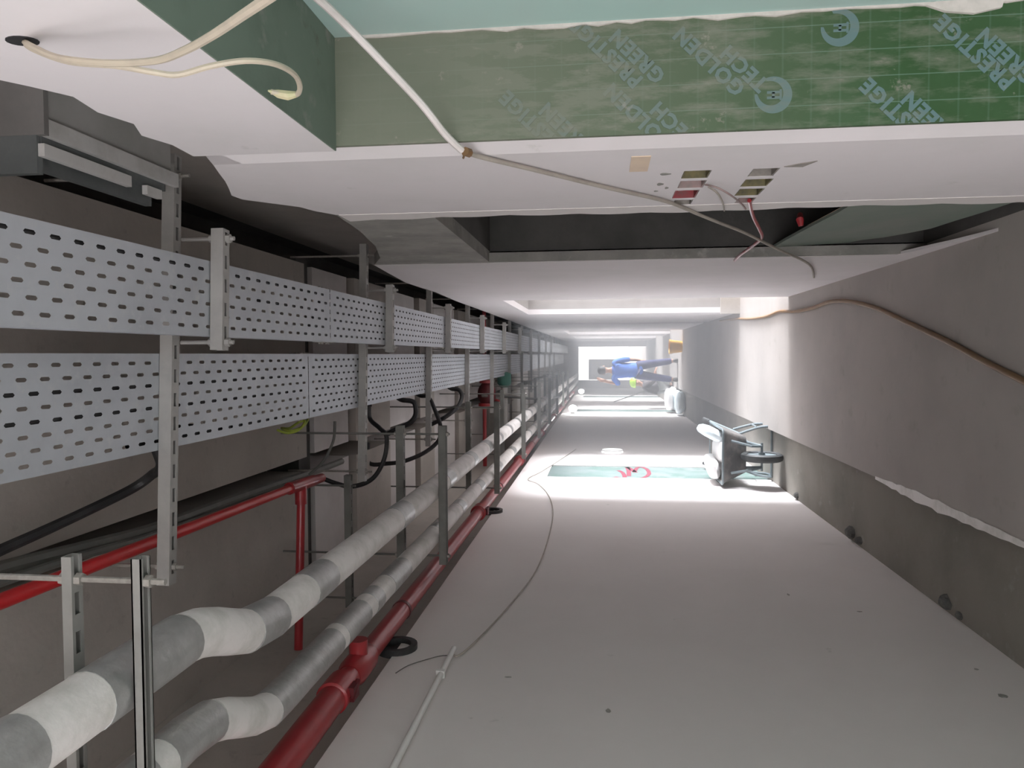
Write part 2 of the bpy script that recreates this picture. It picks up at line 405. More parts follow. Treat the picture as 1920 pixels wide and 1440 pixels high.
b.prism([(2.55, 0)] + [(2.55, 2.52)] + ed[::-1], 'x', XR - 0.002, XR + 0.014)
struct('trim_2', b, WHITEL, 'scalloped plaster edge of the white board beside the dark doorway', 'trim')
# niche lining: printed green board on the far side, green soffit, teal back
struct('niche_back', MB().box(XS, XS + 0.012, -1.2, 1.79, 0, 2.7), TEAL, 'pale teal back board of the near niche', 'board')
SOFF = mat('stained_green_soffit', (0.17, 0.215, 0.175), 0.85, noise=[(3, (0.12, 0.16, 0.125), 0.45, 0.65), (9, (0.28, 0.28, 0.25), 0.6, 0.75), (5, (0.10, 0.075, 0.055), 0.62, 0.75)])
nsoff = struct('niche_soffit', MB().box(XR + 0.0005, XS + .01, -1.2, 1.763, HN - .002, HN + 0.012), SOFF, 'dusty green board lining the top of the near niche', 'board')
# open box frames of the second doorway
struct('wall_right', MB().prism([(2.56, 2.2), (2.54, 2.53), (2.9, 2.56), (3.3, 2.62), (3.7, 2.72), (3.985, 2.84), (3.985, 2.2)], 'x', XR + 0.001, XR + 0.06), PATCH,
       'rough grey patched header over the dark doorway', 'wall')
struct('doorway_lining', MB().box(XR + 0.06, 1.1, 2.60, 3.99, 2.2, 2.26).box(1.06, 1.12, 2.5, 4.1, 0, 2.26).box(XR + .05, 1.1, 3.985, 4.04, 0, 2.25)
       .box(XR + .05, 1.1, 2.6, 2.66, 0, 2.25), CONC_SHADE, 'concrete lining inside the second doorway, coloured dark for its shade', 'wall')
struct('trim_3', MB().box(XR + 0.002, XR + 0.05, 3.955, 3.985, 0, 2.2), PATCH, 'rough brown plaster jamb on the far side of the dark doorway', 'trim')
struct('trim_5', MB().prism([(3.28, 0), (3.45, .022), (3.6, .045), (3.8, .09), (3.985, .13), (3.985, 0)], 'x', XR, XR + .014), WHITE, 'low broken remnant of white board along the foot of the dark doorway', 'trim')
struct('floor_recess', MB().box(XR + .051, 1.06, 2.66, 3.985, .0005, .004), CONC_SHADE, 'dark sheet for the shade on the floor inside the second doorway', 'floor')  # thin dark sheet laid over the floor as the doorway's shade
D1a, D1b = 6.75, 9.10
D2a, D2b = 15.4, 18.2
D3a, D3b = 20.4, 23.0
zt = 2.93
struct('wall_right', MB().prism([(3.985, 0), (3.985, 2.84), (4.4, 2.88), (5, 2.93), (5.8, 2.9), (D1a, zt), (D1a, 0)], 'x', XR, XR + 0.06), WHITE,
       'smooth white board between the dark doorway and the daylit opening', 'wall')
struct('wall_right', MB().box(XR, XR + 0.06, D1a, D1b, 2.5, zt), WHITE, 'white board header over the daylit opening in the right wall', 'wall')
struct('wall_right', MB().box(XR, XR + 0.06, D1b, 11.75, 0, zt), WHITE, 'white board past the daylit opening, before the thin dark gap', 'wall')
struct('wall_right', MB().box(XR, XR + 0.06, 11.75, 12.25, 2.3, zt).box(XR, XR + .06, 12.25, D2a, 0, zt), WHITE, 'white board past the thin dark gap in the right wall', 'wall')
struct('wall_right', MB().box(XR, XR + 0.06, D2a, D2b, 2.4, zt).box(XR, XR + .06, D2b, D3a, 0, zt), WHITE, 'white board between the two far daylit openings', 'wall')
struct('wall_right', MB().box(XR, XR + 0.06, D3a, D3b, 2.4, zt).box(XR, XR + .06, D3b, YE, 0, zt), WHITE, 'last white board of the right wall beside the end doorway', 'wall')
# concrete structure behind the boards with the same openings, and reveals
sm = MB()
for (a, c, z0, z1) in [(-1.5, D1a, 0, 3.7), (D1a, D1b, 2.5, 3.7), (D1b, D2a, 0, 3.7), (D2a, D2b, 2.4, 3.7), (D2b, D3a, 0, 3.7), (D3a, D3b, 2.4, 3.7), (D3b, YE, 0, 3.7)]:
    if a < 0: 
        sm.box(XS + 0.02, XS + 0.20, a, 2.5, z0, z1); sm.box(XS + .02, XS + .2, 2.5, 4.1, 2.27, z1); sm.box(XS + .02, XS + .2, 4.1, c, z0, z1); continue
    sm.box(XS + 0.02, XS + 0.20, a, c, z0, z1)
struct('wall_structure', sm, CONC, 'bare concrete structure behind the right wall boards', 'wall')
al = MB()
for a, c in ((D1a, D1b), (D2a, D2b), (D3a, D3b)):
    al.box(XS + .2, 2.9, a - .35, a - .03, -.1, 3.0); al.box(XS + .2, 2.9, c + .03, c + .35, -.1, 3.0)
struct('daylight_baffle', al, REVEAL, 'pale unseen walls added outside the right wall to narrow the daylight of its openings', 'wall')  # walls put in out of view to narrow the incoming daylight
rv = MB()
for a, c, h in ((D1a, D1b, 2.5), (D2a, D2b, 2.4), (D3a, D3b, 2.4)):
    rv.box(XR + .06, XS + .02, a - .03, a, 0, h + .03); rv.box(XR + .06, XS + .02, c, c + .03, 0, h + .03); rv.box(XR + .06, XS + .02, a, c, h, h + .03)
rv.box(XR + .06, XS + .02, 11.72, 11.75, 0, 2.3); rv.box(XR + .06, XS + .02, 12.25, 12.28, 0, 2.3)
struct('doorway_reveals', rv, REVEAL, 'white reveals lining the openings of the right wall', 'wall')
struct('trim_4', MB().box(XR - 0.02, XS, D1b - 0.06, D1b, 0.0, 0.22), CONC, 'short dark stub of kerb at the far jamb of the daylit opening', 'trim')

# ceiling
struct('ceiling', MB().box(-0.60, 0.545, YB, 4.25, ZC, 3.9), CONC, 'bare grey concrete ceiling over the near trays', 'ceiling')
struct('ceiling', MB().box(-1.7, -0.69, YB, 4.25, ZC, 3.9), CONC, 'bare grey concrete ceiling above the insulated pipes', 'ceiling')
struct('ceiling_void', MB().box(-1.7, 1.0, YB, YE, 3.9, 4.1).box(0.8, 1.0, YB, YE, 3.3, 3.9), CONC_SHADE, 'dark void above the ceiling gaps', 'ceiling')
struct('ceiling_gap_filler', MB().box(-1.7, 0.6, 4.25, 4.42, 3.40, 3.6), CONC_SHADE, 'dark filler standing in for the shaded ceiling gap before the first plastered bay', 'ceiling')  # filler box coloured dark so the gap reads as shade
yy = 4.42
i = 0
lens = [0.62, 0.85, 0.95, 0.6, 1.25, 0.7, 1.6, 0.9, 2.0, 0.9, 2.6, 1.0, 4.0, 1.0, 7.0]
for ln in lens:
    y2 = min(yy + ln, YE)
    if y2 - yy < 0.1: break
    whiteb = i % 2 == 0
    m_ = PATCHW if whiteb else CONC
    zc = ZC + (0.02 if whiteb else -0.02)
    struct('ceiling', MB().box(-0.60, 0.545, yy, y2, zc, 3.9).box(-1.7, -0.70, yy, y2, zc, 3.9), m_,
           ('white plastered ceiling bay, ' if whiteb else 'grey concrete beam across the ceiling, ') + nth(i // 2) + (' of the bays' if whiteb else ' of the beams'), 'ceiling')
    yy = y2 + (0.05 if whiteb else 0.02); i += 1

# far wall with the bright doorway
struct('wall_far', MB().box(-1.5, -0.95, YE, YE + .2, -.1, 3.9).box(0.30, 1.0, YE, YE + .2, -.1, 3.9).box(-0.95, 0.30, YE, YE + .2, 2.5, 3.9), WHITE, 'white end wall around the bright far doorway', 'wall')
fb = struct('closing_board', MB().box(-0.93, -0.17, YE + .06, YE + .10, 1.08, 2.12), GYPS, 'grey board fixed across part of the bright far doorway', 'board')
# near end behind the camera: side walls end and daylight comes in from behind on the left
struct('wall_back', MB().box(-0.42, 1.0, YB - .2, YB, -.2, 4.0).box(-1.7, -0.42, YB - .2, YB, 2.9, 4.0), CONC, 'concrete wall behind the camera', 'wall')

# haze volume added to pale the far, daylit half of the corridor
hz = bpy.data.materials.new('added_haze'); hz.use_nodes = True
hn = hz.node_tree; hn.nodes.remove(hn.nodes['Principled BSDF'])
vs_ = hn.nodes.new('ShaderNodeVolumeScatter'); vs_.inputs['Density'].default_value = HAZE; vs_.inputs['Anisotropy'].default_value = 0.2
vs_.inputs['Color'].default_value = (0.96, 0.97, 1.0, 1)
hn.links.new(vs_.outputs['Volume'], hn.nodes['Material Output'].inputs['Volume'])
o = obj('added_haze', MB().box(-1.235, XR - .03, 6.3, YE - .02, 0.02, 3.30), hz); tag(o, 'thin pale haze added to wash out the daylit far part of the corridor', 'haze', None, 'stuff')

# ================================================================== PRINTED BOARD IN THE NICHE
YP = 1.763
pb = obj('printed_board', MB().box(XR + .012, XS + .002, YP, YP + 0.0125, 0, HN + .01), PRINTB)
tag(pb, 'green moisture board with pale blue diagonal print lining the near niche', 'board', None, 'structure')
rag = MB()
pts = []
z = 0.3
while z < 2.2:
    pts.append((XS - 0.002 - 0.010 * random.random() ** 2, z)); z += 0.03 + 0.03 * random.random()
rag.prism(pts + [(XS + .003, 2.2), (XS + .003, .3)], 'y', YP - 0.006, YP + .002)
obj('torn_edge', rag, GYPS, pb)
rag = MB()
rag.prism([(XS - .03, 0.80), (XS - .022, 0.86), (XS - .006, .9), (XS, .88), (XS, .74), (XS - .02, .745)], 'y', YP - 0.008, YP + .001)
obj('torn_paper', rag, GYPS, pb)

def text_mesh(txt, size):
    cu = bpy.data.curves.new('t', 'FONT'); cu.body = txt; cu.size = size; cu.resolution_u = 2
    cu.align_x = 'LEFT'; cu.space_character = 1.12; cu.offset = size * 0.045; cu.extrude = 0.0005
    o = bpy.data.objects.new('t', cu); COL.objects.link(o)
    dg = bpy.context.evaluated_depsgraph_get()
    me = bpy.data.meshes.new_from_object(o.evaluated_get(dg))
    bpy.data.objects.remove(o); bpy.data.curves.remove(cu)
    return me
def put_print(me, px, py, name='printed_lettering', ang=45):
    """print on the board face (plane Y = YP): text rises to the right, seen from the corridor"""
    p = PYY(px, py, YP - 0.0008)
    a = R(ang)
    rd = Vector((math.sin(a) , 0, math.cos(a)))         # reading direction: up and to the right
    up = Vector((-math.cos(a), 0, math.sin(a)))
    mm = Matrix((rd, up, Vector((0, -1, 0)))).transposed().to_4x4(); mm.translation = p
    bm = bmesh.new(); bm.from_mesh(me); bm.transform(mm)
    bmesh.ops.bisect_plane(bm, geom=bm.verts[:] + bm.edges[:] + bm.faces[:], plane_co=(XR + .0125, 0, 0), plane_no=(-1, 0, 0), clear_outer=True)
    bmesh.ops.bisect_plane(bm, geom=bm.verts[:] + bm.edges[:] + bm.faces[:], plane_co=(XS - .002, 0, 0), plane_no=(1, 0, 0), clear_outer=True)
    if not bm.verts: bm.free(); return
    m2 = bpy.data.meshes.new(name); bm.to_mesh(m2); bm.free()
    obj(name, m2, INK, pb)
SZ = 0.046
T = {t: text_mesh(t, SZ) for t in ('GOLDEN', 'TECH', 'PRESTIGE', 'GREEN')}
def block(a, b_, x, y):
    put_print(T[a], x, y); put_print(T[b_], x + 43, y - 8)
block('GOLDEN', 'TECH', 1266, 268)
block('GOLDEN', 'TECH', 1399, 163)
block('PRESTIGE', 'GREEN', 1762, 268)
block('PRESTIGE', 'GREEN', 1905, 150)
block('PRESTIGE', 'GREEN', 1072, 285)
block('PRESTIGE', 'GREEN', 1206, 148)
def logo(px, py):
    """a crescent ring open at its top left with a small grooved disc within"""
    p = PYY(px, py, YP - 0.0008); mb = MB()
    n = 36; vo = []; vi = []
    for i in range(n + 1):
        t = R(-112 + 300 * i / n)        # angle in the board plane
        ro = 0.041; th = 0.006 + 0.014 * math.sin(math.pi * min(1, max(0, i / n))) ** 0.8
        vo.append((p.x + ro * math.cos(t + R(197)), p.z + ro * math.sin(t + R(197))))
        vi.append((p.x + (ro - th) * math.cos(t + R(197)), p.z + (ro - th) * math.sin(t + R(197))))
    for i in range(n):
        q = [vo[i], vo[i + 1], vi[i + 1], vi[i]]
        mb.add([(a, YP - .0008, c) for a, c in q], [(0, 1, 2, 3)])
    for (dx, dz, sx, sz) in ((-0.006, 0, .003, .014), (.006, 0, .003, .014), (0, 0, .006, .003), (0, -.016, .012, .0025)):
        mb.add([(p.x + dx + a * sx, YP - .0008, p.z + dz + c * sz) for a, c in ((-1, -1), (1, -1), (1, 1), (-1, 1))], [(0, 1, 2, 3)])
    bm = bmesh.new(); me = bpy.data.meshes.new('printed_logo'); me.from_pydata(mb.v, [], mb.f); bm.from_mesh(me)
    bmesh.ops.bisect_plane(bm, geom=bm.verts[:] + bm.edges[:] + bm.faces[:], plane_co=(XS - .002, 0, 0), plane_no=(1, 0, 0), clear_outer=True)
    bm.to_mesh(me); bm.free()
    obj('printed_logo', me, INK, pb)
logo(1450, 178); logo(1575, 52)

# ================================================================== CABLE TRAYS
def perforated(mb, x0, x1, y0, y1, z, rows, pitch, sl=0.036, sw=0.0105, m=0.012):
    """flat sheet with staggered slots; real holes"""
    q = (x1 - x0 - 2 * m) / rows
    mb.add([(x0, y0, z), (x0 + m, y0, z), (x0 + m, y1, z), (x0, y1, z)], [(0, 1, 2, 3)])
    mb.add([(x1 - m, y0, z), (x1, y0, z), (x1, y1, z), (x1 - m, y1, z)], [(0, 1, 2, 3)])
    for r_ in range(rows):
        a = x0 + m + r_ * q; c = a + q; cx = (a + c) / 2
        off = (pitch / 2 if r_ % 2 else 0)
        ya = y0
        first = y0 + 0.02 + off
        if first > ya: mb.add([(a, ya, z), (c, ya, z), (c, first, z), (a, first, z)], [(0, 1, 2, 3)])
        y = first
        while y + pitch <= y1 - 0.01:
            cy = y + pitch / 2; h = sl / 2; wd = sw / 2
            o = [(a, y), (cx, y), (c, y), (c, cy), (c, y + pitch), (cx, y + pitch), (a, y + pitch), (a, cy)]
            k = [(cx - wd, cy - h + wd), (cx, cy - h), (cx + wd, cy - h + wd), (cx + wd, cy), (cx + wd, cy + h - wd), (cx, cy + h), (cx - wd, cy + h - wd), (cx - wd, cy)]
            mb.add([(p[0], p[1], z) for p in o + k], [(i_, (i_ + 1) % 8, 8 + (i_ + 1) % 8, 8 + i_) for i_ in range(8)])
            y += pitch
        if y < y1: mb.add([(a, y, z), (c, y, z), (c, y1, z), (a, y1, z)], [(0, 1, 2, 3)])
    return mb
def tray(name, label, x0, x1, z, rows, hgt, ystart):
    t = thing(name, label, 'cable tray', (0.5 * (x0 + x1), ystart, z))
    y = ystart; i = 0
    while y < 26.5:
        y2 = min(y + 2.44, 26.6)
        mb = MB()
        if y < 14: perforated(mb, x0, x1, y + .003, y2 - .003, z, rows, 0.0775)
        else: mb.add([(x0, y, z), (x1, y, z), (x1, y2, z), (x0, y2, z)], [(0, 1, 2, 3)])
        for xs, d in ((x0, 1), (x1, -1)):
            mb.add([(xs, y, z), (xs, y2, z), (xs, y2, z + hgt), (xs, y, z + hgt)], [(0, 1, 2, 3)])
            mb.add([(xs, y, z + hgt), (xs, y2, z + hgt), (xs + d * .012, y2, z + hgt), (xs + d * .012, y, z + hgt)], [(0, 1, 2, 3)])
        sec = obj('tray_section', mb, GALV, t, fix=False)
        if i > 0:
            for xs in (x0 - .003, x1):
                pl = MB().box(xs, xs + .003, y - .08, y + .08, z + .006, z + hgt - .006)
                jp = obj('joint_plate', pl, STRUT, t)
                for dy in ((-.06, -.025, .025, .06) if y < 9 else ()):
                    sgn = -1 if xs < (x0 + x1) / 2 else 1
                    obj('bolt', MB().cyl((xs, y + dy, z + hgt / 2), (xs + (.009 if sgn > 0 else -.007), y + dy, z + hgt / 2), .006, 6), ROD, jp)
        y = y2; i += 1
    return t
T2Z, T1Z = 2.982, 2.834
tray('cable_tray', 'wide perforated steel cable tray beside the insulated pipes, eight rows of slots', -0.293, 0.010, T2Z, 8, 0.055, 0.95)
tray('cable_tray', 'narrower perforated steel cable tray nearer the right wall, hung lower, six rows of slots', 0.064, 0.302, T1Z, 6, 0.055, 0.85)

for nm, zt_, xs_, y_, x0_ in (('wide', T2Z, (-.052, -.195, -.230, -.124, -.018), 3.35, -.1), ('narrow', T1Z, (.095, .132, .167, .237), 3.0, .18)):
    t = thing('slot_filler_cables', 'dark cables added to darken the slots in the %s tray past the near trapeze' % nm, 'cable', (x0_, y_, zt_ + .011))  # black strands added above the slots so they read dark
    for k, x in enumerate(xs_):
        obj('cable_strand', MB().tube([(x, y_ + .06 * k, zt_ + .011), (x + .002, 7, zt_ + .011), (x, 12, zt_ + .011), (x, 19, zt_ + .011)], .0095, 8), BLACK, t, smooth=True)

def slotted_channel(mb, x0, x1, yc, z0, z1, wd=0.041, pitch=0.075, sl=0.042, sw=0.014, th=0.0025):
    """strut channel along x: plain sides, slotted underside"""
    ya, yb = yc - wd / 2, yc + wd / 2
    mb.box(x0, x1, ya, ya + th, z0, z1); mb.box(x0, x1, yb - th, yb, z0, z1)
    mb.box(x0, x1, ya + th, yb - th, z1 - th, z1)
    mb.box(x0, x1, ya + th, yc - sw / 2, z0, z0 + th); mb.box(x0, x1, yc + sw / 2, yb - th, z0, z0 + th)
    x = x0
    while x < x1 - 1e-6:
        e = min(x + pitch - sl, x1)
        mb.box(x, e, yc - sw / 2, yc + sw / 2, z0, z0 + th); x += pitch
    return mb
def rod_mb(x, y, z0, z1, r=0.006): return MB().cyl((x, y, z0), (x, y, z1), r, 8)
def nut_mb(x, y, z, r=0.012, h=0.012): return MB().cyl((x, y, z), (x, y, z + h), r, 6)

# long trapezes under the wide tray
LONG = [2.215, 4.14, 5.77, 7.45, 9.15, 10.9, 12.6, 14.3, 16.0, 17.7, 19.4, 21.1]
y0 = LONG[0]
lt = thing('trapeze_hanger', 'long slotted steel trapeze under the wide tray, ' + nth(0), 'trapeze', (0, y0, 2.939), 'long trapezes under the wide tray')
obj('slotted_channel', slotted_channel(MB(), -0.715, 0.64, y0, 2.939, 2.980), STRUT, lt)
lt.rotation_euler.z = .062
for xr in (-0.66, 0.575):
    rd = obj('threaded_rod', rod_mb(xr, y0, 2.90, 3.40), ROD, lt)
    obj('nut', nut_mb(xr, y0, 2.926), ROD, rd); obj('nut', nut_mb(xr, y0, 2.981), ROD, rd)
for i, y in enumerate(LONG[1:], 1):
    dup(lt, (0, y, 2.939), 'long slotted steel trapeze under the wide tray, ' + nth(i))
# short hangers carrying the narrow tray, hung from the long ones
SHORT = [y + 0.02 for y in LONG[:10]]
y0 = SHORT[0]
SHORT[0] = 2.245
y0 = SHORT[0]
st = thing('tray_hanger', 'short slotted steel bar under the narrow tray, ' + nth(0), 'hanger', (0, y0, 2.79), 'short hangers under the narrow tray')
obj('slotted_channel', slotted_channel(MB(), 0.020, 0.405, y0, 2.789, 2.830), STRUT, st)
st.rotation_euler.z = .055
for xr in (0.045, 0.375):
    rd = obj('threaded_rod', rod_mb(xr, y0, 2.762, 2.939, .0065), STRUT, st)
    obj('nut', nut_mb(xr, y0, 2.774, .014, .014), STRUT, rd); obj('nut', nut_mb(xr, y0, 2.831, .014, .012), STRUT, rd)
for i, y in enumerate(SHORT[1:], 1):
    dup(st, (0, y, 2.79), 'short slotted steel bar under the narrow tray, ' + nth(i))

# pipe trapezes: bar below and bar above the insulated pipes
PIPET = [1.29, 3.90, 5.95, 8.0, 10.0, 12.0, 14.0, 16.2, 18.4]
def pipe_trapeze(y0, m_, lab):
    near = y0 < 2
    t = thing('pipe_trapeze', lab, 'trapeze', (0, y0, 2.43))
    t['group'] = 'trapezes around the insulated pipes'
    hw, hh = (.015, .020) if near else (.0205, .041)
    zl = 2.469 - hh; zu = 2.589 if near else 2.66
    lo = MB(); a, c = y0 - hw, y0 + hw
    lo.box(-1.12, -0.375, a, a + .0025, zl, 2.469).box(-1.12, -0.375, c - .0025, c, zl, 2.469).box(-1.12, -0.375, a, c, 2.466, 2.469)
    lo.box(-1.12, -0.375, a, a + hw * .5, zl, zl + .0025).box(-1.12, -0.375, c - hw * .5, c, zl, zl + .0025)
    obj('lower_channel', lo, m_, t)
    obj('upper_channel', slotted_channel(MB(), -1.12, -0.375, y0, zu, zu + hh, wd=2 * hw), m_, t)
    for xr in (-1.075, -0.42):
        rd = obj('threaded_rod', rod_mb(xr, y0, 2.41, 3.42), ROD if near else STRUTD, t)
        for zn in (zl - .012, zu - .012, zu + hh): obj('nut', nut_mb(xr, y0, zn), ROD, rd)
    return t
t0 = pipe_trapeze(PIPET[0], STRUTM, 'pale steel bars clamping the insulated pipes, ' + nth(0))
t1 = pipe_trapeze(PIPET[1], STRUTD, 'dull dark steel bars clamping the insulated pipes, ' + nth(1))
for i, y in enumerate(PIPET[2:], 2):
    dup(t1, (0, y, 2.43), 'dull dark steel bars clamping the insulated pipes, ' + nth(i))
# a higher plain bar for cables
t = thing('cable_hanger', 'dark plain steel bar at the end of the small red pipe', 'hanger', (-1.0, 3.98, 2.98))
obj('slotted_channel', slotted_channel(MB(), -1.40, -0.66, 3.98, 2.985, 3.02), STRUTD, t)
for xr in (-1.35, -0.72): obj('threaded_rod', rod_mb(xr, 3.98, 2.96, 3.42), STRUTD, t)

# ================================================================== INSULATED PIPES
def insulated(label, r, xa, xb, jy, z, y0, segs):
    """runs along +y with a set-off (jog) from xa to xb; white lagging with foil tape bands"""
    t = thing('insulated_pipe', label, 'pipe', (xb, 4, z))
    ctrl = [(xa, y0), (xa, jy - .02), (xb, jy + .42), (xb, 27.6)]
    def pos(y):
        if y <= jy: return xa
        if y >= jy + .42: return xb
        u = (y - jy) / .42; return xa + (xb - xa) * (u * u * (3 - 2 * u))
    y = y0; i = 0
    while y < 27.5:
        ln, white = segs[i] if i < len(segs) else (((0.52 + 0.35 * random.random(), True) if i % 2 else (0.10 + .10 * random.random(), False)))
        y2 = min(y + ln, 27.6)
        n = max(2, int((y2 - y) / 0.06)) if y < jy + .6 else 2
        path = [(pos(y + (y2 - y) * k / (n - 1)), y + (y2 - y) * k / (n - 1), z) for k in range(n)]
        obj('pipe_lagging' if white else 'foil_band', MB().tube(path, r * (1.0 if white else 1.03), 20), INSW if white else FOIL, t, smooth=True)
        y = y2; i += 1
    return t
segA = [(0.32, True), (0.10, False), (0.16, True), (0.30, False), (0.30, True), (0.16, False), (0.22, True), (0.07, False)]
insulated('larger lagged pipe in white and foil bands, nearer the trays', 0.057, -0.628, -0.738, 1.52, 2.53, 0.65, segA)
segB = [(0.55, True), (0.07, False), (0.06, True), (0.20, False), (0.30, True), (0.50, False), (0.05, True), (0.25, False), (0.08, True), (0.1, False), (.15, True), (.12, False)]
insulated('thinner lagged pipe in white and foil bands, beside the red main', 0.049, -0.848, -0.982, 1.55, 2.522, 0.75, segB)

# ================================================================== RED FIRE MAIN
t = thing('sprinkler_main', 'thick red steel fire main along the top of the white left wall', 'pipe', (-1.19, 5, 2.53))
mx = -1.186
y = 0.7
cps = [2.50, 5.55, 8.3, 11.3, 14.3, 17.3, 20.3, 23.3]
for i, c in enumerate(cps + [27.4]):
    obj('pipe_length', MB().tube([(mx - (.03 if i == 0 else 0), y, 2.53), (mx, c, 2.53)], 0.050 if i == 0 else 0.042, 20), RED, t, smooth=True)
    y = c
for c in cps:
    cp = obj('coupling', MB().tube([(mx, c - .06, 2.53), (mx, c - .055, 2.53), (mx, c + .055, 2.53), (mx, c + .06, 2.53)], [.05, .058, .058, .05], 20), RED, t, smooth=True)
    obj('coupling_bolt', MB().cyl((mx - .01, c - .035, 2.53 - .062), (mx + .03, c + .035, 2.53 - .064), .010, 8).box(mx - .02, mx + .03, c - .03, c + .03, 2.46, 2.49), REDD, cp)
# tee just past the first coupling with a branch into the wall
te = obj('tee_fitting', MB().tube([(mx, 2.62, 2.53), (mx, 2.66, 2.53), (mx, 2.80, 2.53), (mx, 2.84, 2.53)], [.044, .056, .056, .044], 20).tube([(mx, 2.73, 2.53), (mx + .10, 2.73, 2.53)], .036, 14), RED, t, smooth=True)
for yc in (3.35, 6.6, 9.8):
    obj('pipe_ring', MB().tube([(mx, yc - .012, 2.53), (mx, yc + .012, 2.53)], .0455, 20), REDD, t, smooth=True)
for i, (yc, zc, lab) in enumerate([(3.06, 2.47, 'black ringed disc standing in for a dark wall hole under the red main, nearest the camera'), (5.85, 2.475, 'black ringed disc standing in for a dark wall hole under the red main, second from the camera')]):
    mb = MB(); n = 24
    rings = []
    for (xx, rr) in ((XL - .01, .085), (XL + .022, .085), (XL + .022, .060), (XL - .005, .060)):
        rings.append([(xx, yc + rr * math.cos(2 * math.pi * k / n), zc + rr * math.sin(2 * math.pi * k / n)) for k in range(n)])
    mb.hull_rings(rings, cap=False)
    mb.add([rings[3][k] for k in range(n)], [tuple(range(n))])  # black ring and disc stand in for the dark of a hole
    o = obj('hole_disc', mb, RUBBER, smooth=True); tag(o, lab, 'pipe sleeve', 'dark discs in the left wall')

# small red branch near the ceiling with a tee to the left
t = thing('red_branch_pipe', 'small bright red pipe running close under the ceiling beside the trays', 'pipe', (-.63, 3, 3.1))
obj('pipe_length', MB().tube([(-.600, .8, 3.1), (-.612, 1.7, 3.1), (-.640, 3.45, 3.1)], .021, 14), REDB, t, smooth=True)
obj('tee_fitting', MB().tube([(-.638, 3.42, 3.1), (-.650, 3.72, 3.1)], .030, 14).tube([(-.645, 3.56, 3.1), (-.74, 3.56, 3.1)], .029, 14), RED, t, smooth=True)
obj('end_cap', MB().tube([(-.650, 3.72, 3.1), (-.655, 3.84, 3.1)], [.026, .024], 14), RED, t, smooth=True)
obj('branch_length', MB().tube([(-.74, 3.56, 3.1), (-1.455, 3.50, 3.1)], .021, 14), RED, t, smooth=True)
# cross pipe with the valve
t = thing('red_cross_pipe', 'red pipe crossing the corridor above the trays with a round valve', 'pipe', (-.4, 9.55, 3.12))
obj('pipe_length', MB().tube([(0.62, 9.55, 3.12), (-1.44, 9.55, 3.12)], .026, 14), RED, t, smooth=True)
obj('valve_body', MB().ball((-0.50, 9.55, 3.09), .16, .11, .12, 16, 10), REDD, t, smooth=True)
obj('valve_flange', MB().tube([(-.66, 9.55, 3.10), (-.62, 9.55, 3.10)], .10, 16), RED, t, smooth=True)
obj('valve_flange', MB().tube([(-.36, 9.55, 3.10), (-.32, 9.55, 3.10)], .085, 16), RED, t, smooth=True)
obj('valve_handle', MB().tube([(-.62, 9.5, 2.99), (-.58, 9.45, 2.95), (-.62, 9.4, 2.86)], .022, 10), RED, t, smooth=True)
t = thing('white_cross_pipe', 'short white pipe with a green fitting past the red valve', 'pipe', (-.6, 10.6, 3.0))
obj('pipe_length', MB().tube([(-.45, 10.6, 3.0), (-1.02, 10.6, 3.0)], .05, 14), PVC, t, smooth=True)
obj('green_fitting', MB().tube([(-.24, 10.6, 3.0), (-.26, 10.6, 3.0), (-.40, 10.6, 3.0), (-.46, 10.6, 3.0)], [.05, .10, .10, .06], 14), GREENP, t, smooth=True)

# ================================================================== CABLES ABOVE
def cable(name, label, pts, r, m_, cat='cable', sub=6, n=8, ends=None):
    o = obj(name, MB().tube(smooth_path(pts, sub), r, n), m_, smooth=True)
    tag(o, label, cat); return o
cable('power_cable', 'thick dark cable bending up into the wide tray, near the left edge', [PZ(-60, 1060, 3.22), PZ(0, 1032, 3.22), PZ(90, 992, 3.22), PZ(180, 950, 3.22), PZ(250, 915, 3.18), PZ(285, 890, 3.12), PZ(302, 872, 3.06), Vector((-.25, 2.3, 3.06)), Vector((-.262, 2.6, 3.03)), Vector((-.267, 3.0, 3.002)), Vector((-.267, 14, 3.002))], .017, BLACK)
for lab, x_, z_, y_, r_ in (('black cable lying in the wide tray, third slot row from its inner edge', -.0885, T2Z + .016, 1.0, .014), ('grey cable lying in the wide tray beside the black one', -.159, T2Z + .013, 1.0, .011), ('black cable lying in the narrow tray along its right edge', .272, T1Z + .015, .9, .013), ('thin black cable lying in the middle of the narrow tray', .202, T1Z + .012, 2.6, .010)):
    cable('power_cable', lab, [(x_, y_, z_), (x_ + .002, 6, z_), (x_, 10, z_), (x_ - .001, 15, z_)], r_, BLACK if 'black' in lab else GREYC)
cable('power_cable', 'grey cable lying along the dark ceiling gap above the red pipe', [PZ(-60, 1090, 3.3), PZ(0, 1066, 3.3), PZ(150, 1028, 3.3), PZ(290, 990, 3.30), PZ(440, 935, 3.31), PZ(600, 880, 3.315), PZ(640, 865, 3.315)], .022, GREYC)
cable('power_cable', 'second grey cable close along the small red pipe', [PZ(-60, 1120, 3.26), PZ(0, 1093, 3.26), PZ(150, 1043, 3.26), PZ(290, 1003, 3.26), PZ(450, 945, 3.3), PZ(580, 893, 3.36)], .014, GREYC)
cable('power_cable', 'thick black cable sagging in a loop below the ceiling', [PYY(600, 895, 4.3), PYY(632, 907, 4.3), PYY(662, 912, 4.3), PYY(698, 898, 4.35), PYY(720, 862, 4.4), PYY(725, 820, 4.4), PYY(712, 803, 4.45), PYY(694, 786, 4.5), PYY(692, 762, 4.5), Vector((-.308, 4.5, 3.04)), Vector((-.285, 4.52, 3.06)), Vector((-.24, 4.62, 3.0))], .014, BLACK)
